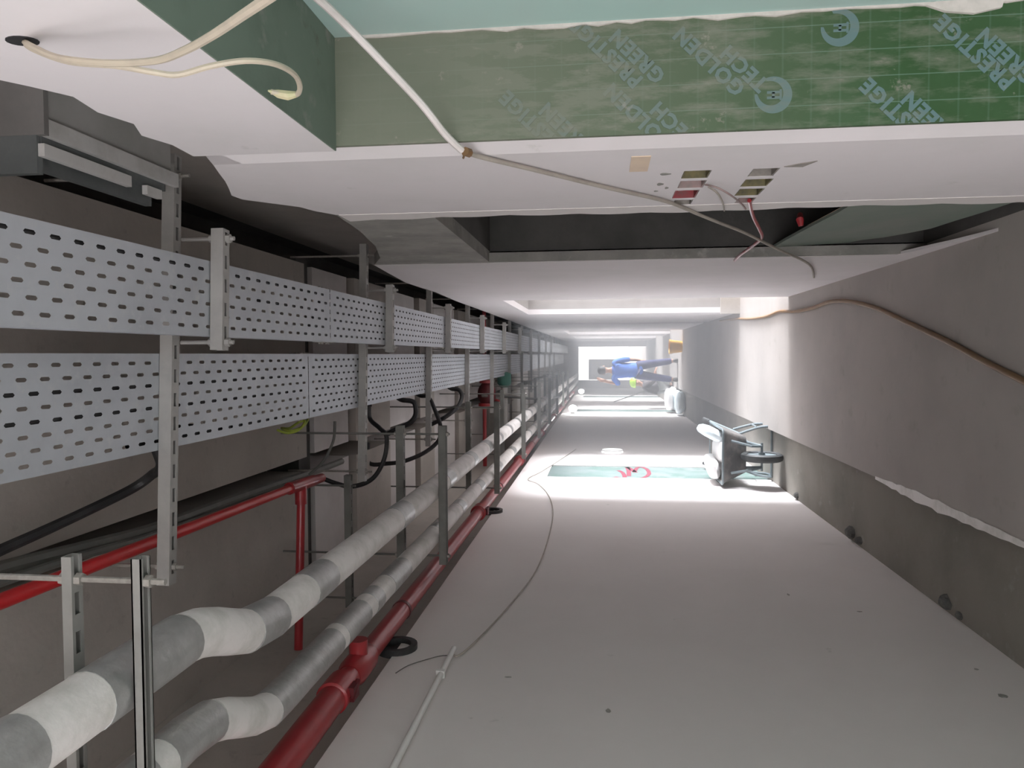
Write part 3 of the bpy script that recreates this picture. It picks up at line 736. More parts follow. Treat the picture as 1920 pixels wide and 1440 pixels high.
cable('power_cable', 'black cable curving up behind the white ceiling bay', [PYY(724, 815, 5.2), PYY(745, 804, 5.2), PYY(768, 793, 5.2), PYY(779, 778, 5.2), PYY(778, 758, 5.2), Vector((-.325, 5.2, 2.96)), Vector((-.315, 5.2, 3.03)), Vector((-.285, 5.22, 3.062)), Vector((-.23, 5.32, 3.005))], .018, BLACK)
cable('power_cable', 'black cable drooping across the white ceiling bay', [Vector((-.65, 5.4, 3.345)), PYY(692, 868, 5.4), PYY(728, 869, 5.4), PYY(760, 864, 5.4), PYY(797, 848, 5.5), PYY(822, 826, 5.6), PYY(826, 800, 5.7), PYY(816, 770, 5.72), Vector((-.33, 5.75, 2.96)), Vector((-.318, 5.76, 3.03)), Vector((-.285, 5.78, 3.065)), Vector((-.22, 5.9, 3.008))], .016, BLACK)
cable('power_cable', 'black cable hanging under the wide tray past the second trapeze', [PYY(800, 800, 6.8), PYY(835, 782, 6.8), PYY(858, 763, 6.9), PYY(866, 744, 7.0), Vector((-.33, 7.0, 2.96)), Vector((-.318, 7.0, 3.03)), Vector((-.285, 7.02, 3.066)), Vector((-.22, 7.15, 3.01))], .02, BLACK)
wl = [Vector((-.285, 3.10, 3.03))]
for k in range(3):
    c = Vector((-.315, 3.38, 2.99))
cable('earth_wire', 'coil of lime green earth wire hanging from the wide tray', [PYY(520, 806, 3.3), PYY(540, 812, 3.3), PYY(562, 805, 3.35), PYY(572, 790, 3.4), PYY(560, 792, 3.4), PYY(543, 803, 3.35), PYY(528, 803, 3.35), PYY(545, 808, 3.3), PYY(570, 798, 3.4), PYY(580, 780, 3.5)], .006, LIME)
cable('thin_cable', 'thin grey wire rising beside the small red pipe end', [PYY(580, 890, 3.9), PYY(602, 870, 3.95), PYY(616, 848, 4.0), PYY(626, 822, 4.0), PYY(628, 790, 4.0)], .008, GREYC)
# slack cables heaped on the far part of the wide tray rack
cable('thin_cable', 'thin dark cable slung between the far trapezes', [PYY(905, 742, 9.3), PYY(960, 744, 10.5), PYY(1010, 748, 12), PYY(1048, 744, 14)], .018, GREYC)

# ================================================================== AIR DUCT, TOP RIGHT
t = thing('air_duct', 'grey sheet metal duct end above the ragged top of the near right wall', 'duct', (.62, 1.7, 2.86))
ZD = 2.86
obj('duct_body', MB().box(.535, .77, 1.60, 2.10, ZD + .012, 3.16), DUCT, t)
obj('flange_rail', MB().box(.506, .545, 1.588, 2.12, ZD, ZD + .016), DUCTL, t)
obj('flange_rail', MB().box(.459, .488, 1.582, 1.90, ZD + .004, ZD + .02), DUCTL, t)
obj('flange_rail', MB().box(.455, .48, 1.97, 2.04, ZD + .004, ZD + .02), DUCTL, t)
obj('gap_shade_strip', MB().box(.486, .508, 1.59, 2.08, ZD + .018, ZD + .06), DUCTD, t)  # dark strip filling the gap between the rails, as its shade
obj('side_plate', MB().box(.44, .535, 1.60, 2.06, ZD + .05, ZD + .07), DUCTD, t)
obj('end_plate', MB().box(.506, .77, 1.575, 1.590, ZD - .002, 3.16), DUCTE, t)
obj('end_lip', MB().box(.42, .508, 1.578, 1.596, ZD + .02, 3.12), DUCTD, t)
# dark lagged duct along the far right
t = thing('lagged_duct', 'long dark lagged duct along the far right below the ceiling', 'duct', (.4, 14, 3.0))
yy = 12.6; k = 0
while yy < 26:
    obj('duct_length', MB().box(.24, .47, yy, yy + 1.96, 3.0, 3.26), DUCTD, t)
    if k: obj('duct_joint', MB().box(.225, .485, yy - .04, yy, 2.985, 3.275), GALV, t)
    yy += 2; k += 1
o = obj('white_conduit', MB().tube([(.175, 12.4, 3.05), (.18, 16, 3.05), (.18, 17.5, 3.05)], .028, 10), PVC, smooth=True); tag(o, 'short white pipe beside the dark lagged duct', 'pipe')

# ================================================================== RIGHT WALL DETAILS
for i, (a, c, z0, z1, m_, nm) in enumerate(BOXES):
    row = 'upper' if i < 4 else 'lower'
    t = thing('socket_box', '%s square socket box, %s in the %s row on the white board' % (nm, ['first', 'second', 'third', 'fourth'][i % 4], row), 'socket box', (XR, (a + c) / 2, z0), 'socket boxes in the right wall')
    cup = MB(); d = .045; e = .0015
    cup.box(XR + d, XR + d + .002, a + e, c - e, z0 + e, z1 - e)
    for bx in ((a + e, a + .004, z0 + e, z1 - e), (c - .004, c - e, z0 + e, z1 - e)): cup.box(XR + .001, XR + d, *bx)
    cup.box(XR + .001, XR + d, a + e, c - e, z0 + e, z0 + .004); cup.box(XR + .001, XR + d, a + e, c - e, z1 - .004, z1 - e)
    obj('box_cup', cup, m_, t)
    obj('conduit_stub', MB().cyl((XR + d - .004, (a + c) / 2, z1 - .02), (XR + .012, (a + c) / 2, z1 - .022), .009, 10), m_, t)
p = [PX(1470, 312, XR), PX(1500, 306, XR), PX(1533, 301, XR), PX(1505, 312, XR)]
mb = MB(); mb.add([(XR - .002, q.y, q.z) for q in p] + [(XR + .004, q.y, q.z) for q in p], [(0, 1, 2, 3), (7, 6, 5, 4), (0, 4, 5, 1), (1, 5, 6, 2), (2, 6, 7, 3), (3, 7, 4, 0)])
o = obj('plaster_chip', mb, GREYBOX); tag(o, 'pointed grey gouge in the white board below the socket boxes', 'gouge')
for i, (x, y, wx, wy) in enumerate([(1248, 326, 14, 3), (1238, 345, 9, 4), (1250, 352, 5, 3), (1230, 358, 6, 2)]):
    c = PX(x, y, XR); z_ = .0011 * wx; y_ = .0045 * wy
    mb = MB().prism([(c.y + y_ * math.cos(q) * (.8 + .3 * math.sin(3 * q)), c.z + z_ * math.sin(q)) for q in [k * math.pi / 5 for k in range(10)]], 'x', XR - .0015, XR + .003)
    o = obj('plaster_smear', mb, PATCH); tag(o, ['largest', 'second', 'third', 'smallest'][i] + ' grey plaster smear above the socket boxes', 'smear', 'smears above the socket boxes')
p0 = PX(1184, 293, XR); p1 = PX(1214, 320, XR)
o = obj('tape_square', MB().box(XR - .002, XR + .001, p0.y, p1.y, p1.z, p0.z), TAPE); tag(o, 'peach coloured square patch on the white board near the niche', 'tape')
cable('conduit_wire', 'thin wire looping out of the pinkish socket box', [PX(1322, 346, XR), PX(1345, 352, XR - .02), PX(1370, 366, XR - .03), PX(1390, 382, XR - .01), PX(1398, 392, XR - .003)], .003, PINK)
cable('conduit_wire', 'thin grey wire hanging from the pinkish socket box', [PX(1328, 350, XR), PX(1345, 362, XR - .02), PX(1355, 380, XR - .02), PX(1358, 395, XR - .003)], .003, BEIGEC)
cable('red_conduit', 'thin red flexible conduit crossing the dark doorway', [PX(1405, 376, XR), PX(1412, 405, XR + .0), Vector(PYY(1424, 430, 3.0)), Vector(PYY(1428, 446, 3.2)), Vector(PYY(1410, 462, 3.45)), Vector(PYY(1388, 478, 3.7)), Vector(PYY(1378, 488, 3.9))], .007, RED)
o = obj('red_conduit_stub', MB().tube([PYY(1500, 403, 3.3), PYY(1500, 412, 3.25), PYY(1502, 424, 3.25)], [.012, .016, .01], 8), RED, smooth=True); tag(o, 'short red conduit stub in the dark doorway above the leaning board', 'conduit')

# cream cables from the hole at the top left
hc = PX(42, 76, XR)
t = obj('cable_hole', MB().prism([(hc.y + .018 * math.cos(q), hc.z + .026 * math.sin(q)) for q in [k * math.pi / 8 for k in range(16)]], 'x', XR - .0015, XR + .002), BLACK); tag(t, 'dark cable hole in the white board above the near niche', 'hole')
cable('cream_cable', 'cream cable from the wall hole swinging up out of view', [PX(40, 74, XR + .02), PX(62, 88, XR - .03), PX(110, 108, XR - .06), PX(200, 118, XR - .09), PX(290, 114, XR - .11), PX(345, 95, XR - .13), PX(400, 65, XR - .15), PX(460, 25, XR - .17), PX(520, -15, XR - .19)], .0048, CREAM)
cc = cable('cream_cable', 'cream cable from the wall hole hooking down over the niche', [PX(44, 80, XR + .02), PX(66, 94, XR - .03), PX(130, 116, XR - .05), PX(220, 124, XR - .07), PX(290, 136, XR - .08), PX(335, 140, XR - .08), PX(395, 124, XR - .07), PX(460, 114, XR - .06), PX(515, 120, XR - .05), PX(550, 138, XR - .04), PX(562, 160, XR - .04), PX(558, 176, XR - .04), PX(540, 178, XR - .04), PX(508, 172, XR - .04)], .0046, CREAM)
obj('peeled_end', MB().tube([PX(556, 177, XR - .04), PX(540, 179, XR - .04), PX(522, 176, XR - .04), PX(503, 170, XR - .04)], [.0052, .0085, .0075, .0015], 8), LIMEW, cc, smooth=True)
cable('white_cable', 'thick white cable hanging from above past the printed board', [PYY(520, -60, 1.30), PYY(590, -8, 1.40), PYY(650, 48, 1.50), PYY(720, 120, 1.58), PYY(790, 195, 1.66), PYY(835, 252, 1.72), PX(866, 282, XR - .008)], .0085, WCAB)
cable('beige_cable', 'dusty beige cable draped along the white board to the leaning panel', [PX(866, 282, XR - .008), PX(900, 294, XR - .009), PX(1000, 318, XR - .009), PX(1130, 350, XR - .009), PX(1250, 378, XR - .009), PX(1310, 402, XR - .012), PYY(1350, 418, 2.78), PYY(1400, 438, 3.05), PYY(1460, 468, 3.5), PYY(1505, 488, 3.95), PX(1522, 502, XR - .009), PX(1526, 520, XR - .009)], .0062, BEIGEC)
o = obj('cable_tie', MB().tube([PX(872, 284, XR - .012), PX(880, 287, XR - .012)], .011, 8).tube([PX(872, 286, XR - .01), PX(869, 296, XR - .009)], .003, 6), HOSE, smooth=True); tag(o, 'brown tie fixing the cable at the niche corner', 'cable tie')

# broken green panel leaning across the foot of the dark doorway
p_far = Vector((XR + .075, 3.97, 0)); p_near = Vector((XR + .075, 2.68, 0))
d = (p_near - p_far); L_ = d.length; d.normalize(); nr = Vector((d.y, -d.x, 0))
outl = [(0, .74), (.25, .735), (.6, .72), (.95, .70), (1.28, .70), (1.28, .006), (1.0, .03), (.7, .05), (.5, .08), (.3, .10), (.2, .16), (.1, .24), (.06, .33), (0, .36)]
mb = MB(); n = len(outl)
def lp(s_, z_, o_): 
    q = p_far + d * s_ + nr * (o_ + .05 * (z_ - .4)); return (q.x, q.y, z_)
mb.add([lp(s_, z_, 0) for s_, z_ in outl] + [lp(s_, z_, .0125) for s_, z_ in outl], [tuple(range(n))[::-1], tuple(range(n, 2 * n))] + [(i, (i + 1) % n, n + (i + 1) % n, n + i) for i in range(n)])
o = obj('leaning_board', mb, DUSTG); tag(o, 'broken dusty green panel leaning across the foot of the dark doorway', 'board')
obj('exposed_edge', MB().add([lp(s_, z_, -.001) for s_, z_ in ((.58, .722), (.95, .702), (1.2, .70), (1.2, .685), (1.0, .682), (.9, .668), (.7, .69))], [tuple(range(7))]), TAPE, o)

# ================================================================== LEFT WALL DETAILS
t = thing('wall_conduit', 'straight white plastic conduit fixed along the left wall', 'conduit', (XL, 2.5, 2.225))
obj('conduit_length', MB().tube([(XL + .016, .9, 2.226), (XL + .016, 3.05, 2.222)], .0115, 12), PVC, t, smooth=True)
for yc in (1.2, 2.0, 2.8): obj('saddle_clip', MB().box(XL, XL + .029, yc - .009, yc + .009, 2.208, 2.242), PVC, t)
cable('beige_wire', 'thin beige wire drooping along the left wall from the conduit end', [(XL + .016, 3.0, 2.222), PX(862, 1228, XL + .008), PX(905, 1190, XL + .008), PX(960, 1130, XL + .008), PX(1005, 1070, XL + .008), PX(1028, 1010, XL + .008), PX(1037, 960, XL + .008), PX(1028, 928, XL + .008), PX(1010, 908, XL + .008), PX(990, 898, XL + .008), PX(1015, 884, XL + .008), PX(1050, 862, XL + .008), PX(1080, 842, XL + .008)], .004, BEIGEC)
cable('grey_wire', 'fine grey wire arching from the conduit end to the red main', [PX(846, 1229, XL + .006), PX(825, 1230, XL + .006), PX(795, 1238, XL + .006), PX(765, 1248, XL + .006), PX(742, 1262, XL + .006)], .002, GREYC)
# red spray mark on the green doorway board: a 3 with a small arrow above it
XM = XL - .0135
def stroke(mb, pts, wd):
    P = smooth_path([PX(x, y, XM + .002) for x, y in pts], 5)
    for i in range(len(P) - 1):
        a, c = P[i], P[i + 1]; dr = (c - a).normalized(); s_ = dr.cross(Vector((1, 0, 0))) * wd
        mb.add([(XM + .003, *(q)) for q in [(a + s_).yz, (c + s_).yz, (c - s_).yz, (a - s_).yz]], [(0, 1, 2, 3)])
mb = MB()
stroke(mb, [(1201, 897), (1211, 894), (1217, 888), (1213, 880), (1203, 876), (1195, 877), (1191, 882), (1189, 885)], .022)
stroke(mb, [(1192, 886), (1186, 882), (1180, 878), (1175, 876)], .026)
stroke(mb, [(1176, 876), (1179, 884), (1179, 893)], .024)
stroke(mb, [(1153, 894), (1162, 896), (1171, 897)], .022)
stroke(mb, [(1159, 882), (1167, 886), (1171, 893), (1171, 898)], .022)
doors = [o for o in bpy.data.objects if o.name.startswith('door_closure')]
obj('red_mark', mb, SPRAY, doors[0], fix=False)
a = PX(1145, 919, XL); c = PX(1178, 926, XL)
o = obj('blue_mark', MB().box(XL - .001, XL + .002, c.y, a.y, c.z, a.z), BLUEM); tag(o, 'pale blue marker smudge on the white wall beside the green doorway', 'mark')
pc = PX(1148, 848, XL)
t = thing('round_lamp', 'round lit white lamp on the left wall past the green doorway', 'lamp', (XL, pc.y, pc.z))
rings = []
for (xx, rr) in ((XL - .005, .135), (XL + .02, .135), (XL + .035, .12), (XL + .035, .11), (XL + .028, .105)):
    rings.append([(xx, pc.y + rr * math.cos(2 * math.pi * k / 28), pc.z + rr * math.sin(2 * math.pi * k / 28)) for k in range(28)])
obj('lamp_diffuser', MB().hull_rings(rings), PANEL, t, smooth=True)
obj('lamp_rim', MB().tube([(XL + .03, pc.y + .135 * math.cos(2 * math.pi * k / 28), pc.z + .135 * math.sin(2 * math.pi * k / 28)) for k in range(29)], .008, 6), PVC, t, smooth=True)
for i, (px, py) in enumerate([(1074, 776), (1090, 741)]):
    p = PX(px, py, XL)
    t = thing('wall_lamp', 'lit bare lamp on the left wall, ' + ('nearer of the two' if i == 0 else 'farther of the two'), 'lamp', (XL, p.y, p.z), 'lamps on the left wall')
    obj('lamp_base', MB().cyl((XL, p.y, p.z), (XL + .05, p.y, p.z), .05, 12), PVC, t, smooth=True)
    obj('lamp_bulb', MB().ball((XL + .12, p.y, p.z), .07, .06, .09, 12, 8), BULB, t, smooth=True)
for i, (x, y, sx, sz) in enumerate([(1140, 1333, .05, .03), (953, 1270, .02, .05), (1478, 1115, .05, .02), (1612, 1147, .02, .04), (1830, 1255, .03, .03), (1880, 1305, .06, .05)]):
    c = PX(x, y, XL)
    mb = MB().prism([(c.y + .3 * sx * math.cos(q) * (.7 + .5 * random.random()), c.z + .3 * sz * math.sin(q) * (.7 + .5 * random.random())) for q in [k * math.pi / 5 for k in range(10)]], 'x', XL - .001, XL + .0015)
    o = obj('plaster_scuff', mb, PATCH); tag(o, ['grey scuff low in the middle of the left wall', 'upright grey scuff near the conduit end', 'grey scuff in the middle of the left wall', 'small grey scuff near the floor of the left wall', 'grey scuff just above the floor strip', 'broad grey scuff at the near foot of the left wall'][i], 'scuff', 'scuffs on the left wall')
cable('thin_pole', 'thin pole leaning on the far left wall beside the crouching worker', [PYY(1152, 753, 19.2), PYY(1190, 740, 18.4), PYY(1232, 724, 17.6)], .014, GREYC, 'pole', 2)

# ================================================================== FLOOR THINGS
cable('floor_hose', 'brown hose snaking along the right side of the floor', [PZ(x, y, .014) for x, y in [(2040, 790), (1985, 752), (1920, 715), (1850, 680), (1780, 642), (1700, 604), (1640, 577), (1590, 565), (1555, 566), (1525, 577), (1490, 584), (1462, 584), (1435, 594), (1405, 598), (1380, 598), (1350, 602)]], .0135, HOSE, 'hose', 6, 10)
for i, (x, y, s_) in enumerate([(1598, 1032, .045), (1612, 1048, .03), (1775, 1160, .035), (1800, 1172, .02), (1495, 940, .03)]):
    c = PZ(x, y, -.055)
    mb = MB(); n = 8; rings = []
    for zz_, f_ in ((-.055, 1.0), (-.055 + s_ * .5, .9), (-.055 + s_ * .9, .5)):
        rings.append([(max(c.x, XL + s_ * 1.3) + s_ * f_ * (.8 + .4 * random.random()) * math.cos(2 * math.pi * k / n), c.y + s_ * 1.4 * f_ * (.8 + .4 * random.random()) * math.sin(2 * math.pi * k / n), zz_) for k in range(n)])
    mb.hull_rings(rings); o = obj('rubble_lump', mb, RUBBLE)
    tag(o, ['largest dark rubble lump at the foot of the left wall', 'small rubble lump beside the largest one', 'dark rubble lump low at the near foot of the left wall', 'tiny rubble crumb at the near foot of the left wall', 'rubble lump near the wheelbarrow stand'][i], 'rubble', 'rubble at the foot of the left wall')

# wheelbarrow, seen from its wheel end
bx, by, bz = -0.955, 6.93, -0.055
t = thing('wheelbarrow', 'grey steel wheelbarrow standing against the left wall, wheel towards the camera', 'wheelbarrow', (bx, by, bz))
def rect_ring(x0, x1, y0, y1, z, r=.04):
    out = []
    for cx, cy, a0 in ((x1 - r, y1 - r, 0), (x0 + r, y1 - r, 90), (x0 + r, y0 + r, 180), (x1 - r, y0 + r, 270)):
        for k in range(4): out.append((cx + r * math.cos(R(a0 + 30 * k)), cy + r * math.sin(R(a0 + 30 * k)), z))
    return out
zb = bz + .31; zr = bz + .55
tr = MB().hull_rings([rect_ring(bx - .17, bx + .17, by + .30, by + .72, zb), rect_ring(bx - .255, bx + .255, by + .13, by + .95, zr), rect_ring(bx - .24, bx + .24, by + .145, by + .935, zr), rect_ring(bx - .16, bx + .16, by + .31, by + .71, zb + .012)])
trp = obj('barrow_tray', tr, BARROW, t, smooth=True)
rim = [Vector(p) for p in rect_ring(bx - .255, bx + .255, by + .13, by + .95, zr)]
obj('rolled_rim', MB().tube(rim + [rim[0]], .011, 8), FRAMEM, trp, smooth=True)
wh = MB(); cz = bz + .19
prof = [(.135, -.028), (.165, -.036), (.186, -.022), (.19, 0), (.186, .022), (.165, .036), (.135, .028)]
rings = []
for k in range(29):
    q = 2 * math.pi * k / 28
    rings.append([(bx + x_, by + .19 + r_ * math.cos(q), cz + r_ * math.sin(q)) for r_, x_ in prof])
wh.hull_rings(rings, cap=False)
whl = obj('wheel_tyre', wh, RUBBER, t, smooth=True)
obj('wheel_disc', MB().cyl((bx - .02, by + .19, cz), (bx + .02, by + .19, cz), .138, 24).cyl((bx - .045, by + .19, cz), (bx + .045, by + .19, cz), .03, 12), FRAMEM, whl, smooth=True)
obj('axle', MB().cyl((bx - .13, by + .19, cz), (bx + .13, by + .19, cz), .011, 10), FRAMEM, t)
for s_ in (-1, 1):
    obj('fork_arm', MB().tube([(bx + s_ * .10, by + .19, cz), (bx + s_ * .12, by + .32, bz + .30), (bx + s_ * .17, by + .7, bz + .325), (bx + s_ * .235, by + 1.35, bz + .52)], .015, 8), FRAMEM, t, smooth=True)
    obj('grip', MB().tube([(bx + s_ * .232, by + 1.30, bz + .505), (bx + s_ * .245, by + 1.45, bz + .55)], .02, 8), RUBBER, t, smooth=True)
    obj('stand_leg', MB().tube(smooth_path([(bx + s_ * .17, by + .62, bz + .32), (bx + s_ * .235, by + .60, bz + .14), (bx + s_ * .25, by + .60, bz + .014), (bx + s_ * .25, by + .80, bz + .014), (bx + s_ * .245, by + .84, bz + .14), (bx + s_ * .19, by + .85, bz + .34)], 4), .0125, 8).tube([(bx + s_ * .24, by + .6, bz + .16), (bx + s_ * .245, by + .84, bz + .16)], .009, 6), FRAMEM, t, smooth=True)
obj('cross_bar', MB().cyl((bx - .25, by + .60, bz + .014), (bx + .25, by + .60, bz + .014), .011, 8), FRAMEM, t)
for s_ in (-1, 1): obj('front_stay', MB().tube([(bx + s_ * .15, by + .16, zr - .08), (bx + s_ * .11, by + .10, bz + .30), (bx + s_ * .10, by + .19, cz)], .012, 8), FRAMEM, t, smooth=True)
def pillow(cx, cy, cz_, sx, sy, sz, rx=0, rz=0, seed=0):
    rnd = random.Random(seed); mb = MB(); n = 16; m = 9; vs = []
    M_ = Matrix.Rotation(rz, 3, 'Z') @ Matrix.Rotation(rx, 3, 'Y')
    for i in range(1, m):
        t_ = math.pi * i / m; ring = []
        for k in range(n):
            q = 2 * math.pi * k / n
            sq = lambda v, e: math.copysign(abs(v) ** e, v)
            p_ = Vector((sx * sq(math.cos(q), .5) * sq(math.sin(t_), .6), sy * sq(math.sin(q), .5) * sq(math.sin(t_), .6), -sz * sq(math.cos(t_), .8)))
            p_ *= 1 + .06 * (rnd.random() - .5)
            ring.append(Vector((cx, cy, cz_)) + M_ @ p_)
        vs.append(ring)
    return mb.hull_rings(vs)
o = obj('cement_sack', pillow(bx + .17, by + .60, bz + .58, .055, .26, .15, R(28), R(4), 3), SACK, smooth=True); tag(o, 'pale blue sack sticking up on the right side of the wheelbarrow', 'sack')
o = obj('plastic_sheet', pillow(bx - .13, by + .48, bz + .60, .09, .22, .06, R(-12), R(-8), 5), SACKW, smooth=True); tag(o, 'crumpled white plastic bag on the left of the wheelbarrow', 'bag')
o = obj('paper_sack', pillow(bx + .01, by + .56, bz + .50, .12, .28, .07, 0, R(5), 8), SACKW, smooth=True); tag(o, 'white paper sack lying inside the wheelbarrow tray', 'sack')

# yellow tub
p = PZ(1279, 650, 0)
t = thing('yellow_tub', 'yellow plastic tub standing on the floor at the far right', 'tub', (p.x, p.y, 0))
n = 24; rg = lambda r_, z_: [(p.x + r_ * math.cos(2 * math.pi * k / n), p.y + r_ * math.sin(2 * math.pi * k / n), z_) for k in range(n)]
obj('tub_wall', MB().hull_rings([rg(.11, 0), rg(.125, .10), rg(.14, .24), rg(.15, .245), rg(.15, .26), rg(.132, .26), rg(.12, .10), rg(.10, .012)]), YELLOW, t, smooth=True)
obj('carry_handle', MB().tube([(p.x + .145 * math.cos(R(a_)), p.y + .1 * 0 - .02, .235 + .0 - .13 * math.sin(R(a_))) for a_ in range(0, 181, 15)], .005, 6), PVC, t, smooth=True)
# pale sacks by the left wall
for i, (dx, dy, dz, rz) in enumerate([(0, 0, .09, 4), (.02, .06, .25, -6), (-.01, -.7, .09, 10), (.03, .75, .09, -3)]):
    o = obj('plaster_sack', pillow(-0.98 + dx, 16.2 + dy, dz - .055, .22, .32, .09, 0, R(rz), 20 + i), SACKW if i % 2 else SACK, smooth=True)
    tag(o, ['pale blue sack at the bottom of the far left stack', 'white sack on top of the far left stack', 'pale blue sack in front of the far left stack', 'white sack behind the far left stack'][i], 'sack', 'sacks by the far left wall')

# ================================================================== PEOPLE
def skinned(name, verts, edges, radii, m_, parent, sub=2, root=0):
    me = bpy.data.meshes.new(name); me.from_pydata([tuple(v) for v in verts], edges, [])
    o = bpy.data.objects.new(name + '_tmp', me); COL.objects.link(o)
    md = o.modifiers.new('skin', 'SKIN'); md.use_smooth_shade = True
    for i, r_ in enumerate(radii):
        sv = me.skin_vertices[0].data[i]
        sv.radius = (r_, r_) if not isinstance(r_, tuple) else r_
        sv.use_root = (i == root)
    ss = o.modifiers.new('sub', 'SUBSURF'); ss.levels = sub
    dg = bpy.context.evaluated_depsgraph_get()
    m2 = bpy.data.meshes.new_from_object(o.evaluated_get(dg))
    bpy.data.objects.remove(o)
    return obj(name, m2, m_, parent, smooth=False)
def chain(vs, es, rs, pts, attach=None):
    prev = attach; ids = []
    for p_, r_ in pts:
        vs.append(Vector(p_)); rs.append(r_); i = len(vs) - 1
        if prev is not None: es.append((prev, i))
        prev = i; ids.append(i)
    return ids
def fingers(vs, es, rs, wrist, hand, dirn, side):
    """five short chains from the palm"""
    dirn = Vector(dirn).normalized(); side = Vector(side).normalized()
    for k, (off, ln) in enumerate(((-.03, .065), (-.01, .08), (.01, .085), (.03, .075))):
        base = vs[hand] + side * off * .8
        chain(vs, es, rs, [(base + dirn * .035, .011), (base + dirn * (.035 + ln * .5), .010), (base + dirn * (.03 + ln) + side.cross(dirn) * .015, .008)], hand)
    b0 = vs[hand] - side * .03
    chain(vs, es, rs, [(b0 - side * .012 + dirn * .01, .012), (b0 - side * .03 + dirn * .04, .010)], hand)

def head_parts(c, face, parent, hair=True):
    """head with nose, ears and eyes; face = unit direction the face looks"""
    f_ = Vector(face).normalized(); s_ = Vector((0, 0, 1)).cross(f_)
    def pt(a, b_, z_): return Vector(c) + f_ * a + s_ * b_ + Vector((0, 0, z_))
    mb = MB()
    for sg in (-1, 1): mb.ball(pt(.088, sg * .032, .012), .011, .011, .008, 8, 6)
    obj('eyes', mb, SHOE, parent, smooth=True)
    obj('mouth', MB().tube([pt(.083, -.024, -.062), pt(.094, 0, -.064), pt(.083, .024, -.062)], .006, 6), SKIN, parent, smooth=True)
    if hair:
        mb = MB(); n = 18; rings = []
        for zz_, sc in ((-.05, 1.0), (-.01, 1.08), (.04, 1.1), (.08, .98), (.11, .66), (.122, .2)):
            ring = []
            for k in range(n):
                q = 2 * math.pi * k / n; a_ = math.cos(q); b_ = math.sin(q)
                fa = .098 * sc * (1 if a_ < 0 else (.97 if zz_ > .05 else .2)); ring.append(pt(a_ * fa - .008, b_ * .083 * sc, zz_))
            rings.append(ring)
        mb.hull_rings(rings); obj('hair', mb, HAIR, parent, smooth=True)
# standing worker in a blue shirt, back to the camera, left arm raised
PXs, PYs = -0.34, 16.35
t = thing('person', 'person in blue shirt and navy trousers, one arm raised, silhouetted before the bright doorway', 'person', (PXs, PYs, 0))
J = lambda x, y, z: Vector((PXs + x, PYs + y, z))
vs, es, rs = [], [], []
pel = chain(vs, es, rs, [(J(0, 0, .92), (.15, .11))])[0]
sp_ = chain(vs, es, rs, [(J(0, .01, 1.06), (.13, .10)), (J(0, .02, 1.22), (.15, .105)), (J(0, .01, 1.36), (.13, .09)), (J(0, .0, 1.44), .055), (J(0, .01, 1.50), .055), (J(0, .02, 1.56), .088), (J(0, .02, 1.63), .085)], pel)
ch = sp_[1]
la = chain(vs, es, rs, [(J(-.17, .0, 1.37), .058), (J(-.30, .03, 1.24), .046), (J(-.25, .10, 1.50), .034), (J(-.21, .12, 1.62), .036)], ch)
fingers(vs, es, rs, la[2], la[3], (.25, .15, 1), (1, .3, -.2))
ra = chain(vs, es, rs, [(J(.17, .0, 1.37), .058), (J(.235, -.02, 1.10), .045), (J(.225, .05, .86), .033), (J(.22, .06, .78), .036)], ch)
fingers(vs, es, rs, ra[2], ra[3], (0, .12, -1), (.3, 1, 0))
for sx in (-1, 1):
    chain(vs, es, rs, [(J(sx * .10, 0, .85), .095), (J(sx * .15, .03, .49), .063), (J(sx * .20, -.01, .09), .042), (J(sx * .205, .07, .045), .04), (J(sx * .21, .16, .035), .032)], pel)
bd = skinned('body', vs, es, rs, SKIN, t)
hc_ = J(0, .02, 1.59)
head_parts(hc_, (-.15, 1, 0), t)
mbn = MB().ball(hc_ + Vector((-.015, .105, -.02)), .014, .02, .022, 8, 6).ball(hc_ + Vector((.088, 0, -.01)), .012, .022, .032, 8, 6).ball(hc_ + Vector((-.088, 0, -.01)), .012, .022, .032, 8, 6)
obj('nose_and_ears', mbn, SKIN, t, smooth=True)
vs, es, rs = [], [], []
pel = chain(vs, es, rs, [(J(0, 0, .72), (.188, .148))])[0]
sp_ = chain(vs, es, rs, [(J(0, 0, .84), (.186, .145)), (J(0, .01, 1.0), (.165, .128)), (J(0, .02, 1.20), (.175, .128)), (J(0, .01, 1.35), (.150, .11)), (J(0, 0, 1.43), .075)], pel)
chain(vs, es, rs, [(J(-.18, 0, 1.37), .078), (J(-.30, .03, 1.24), .066), (J(-.285, .06, 1.34), .055)], sp_[2])
chain(vs, es, rs, [(J(.18, 0, 1.37), .078), (J(.235, -.02, 1.10), .064), (J(.233, .01, 1.0), .058)], sp_[2])
skinned('shirt', vs, es, rs, BLUE, t)
vs, es, rs = [], [], []
pel = chain(vs, es, rs, [(J(0, 0, .97), (.160, .122))])[0]
for sx in (-1, 1): chain(vs, es, rs, [(J(sx * .10, 0, .82), .115), (J(sx * .15, .03, .48), .085), (J(sx * .20, -.01, .11), .07)], pel)
skinned('trousers', vs, es, rs, NAVY, t)
for sx in (-1, 1):
    obj('shoe', MB().hull_rings([[(PXs + sx * .207 + a_ * w_, PYs + y_, z_) for a_, z_ in ((-1, 0), (1, 0), (.9, h_ * .7), (.4, h_), (-.4, h_), (-.9, h_ * .7))] for y_, w_, h_ in ((-.09, .03, .08), (-.06, .043, .11), (.02, .045, .11), (.10, .052, .075), (.17, .045, .055), (.21, .02, .04))]), SHOE, t, smooth=True)

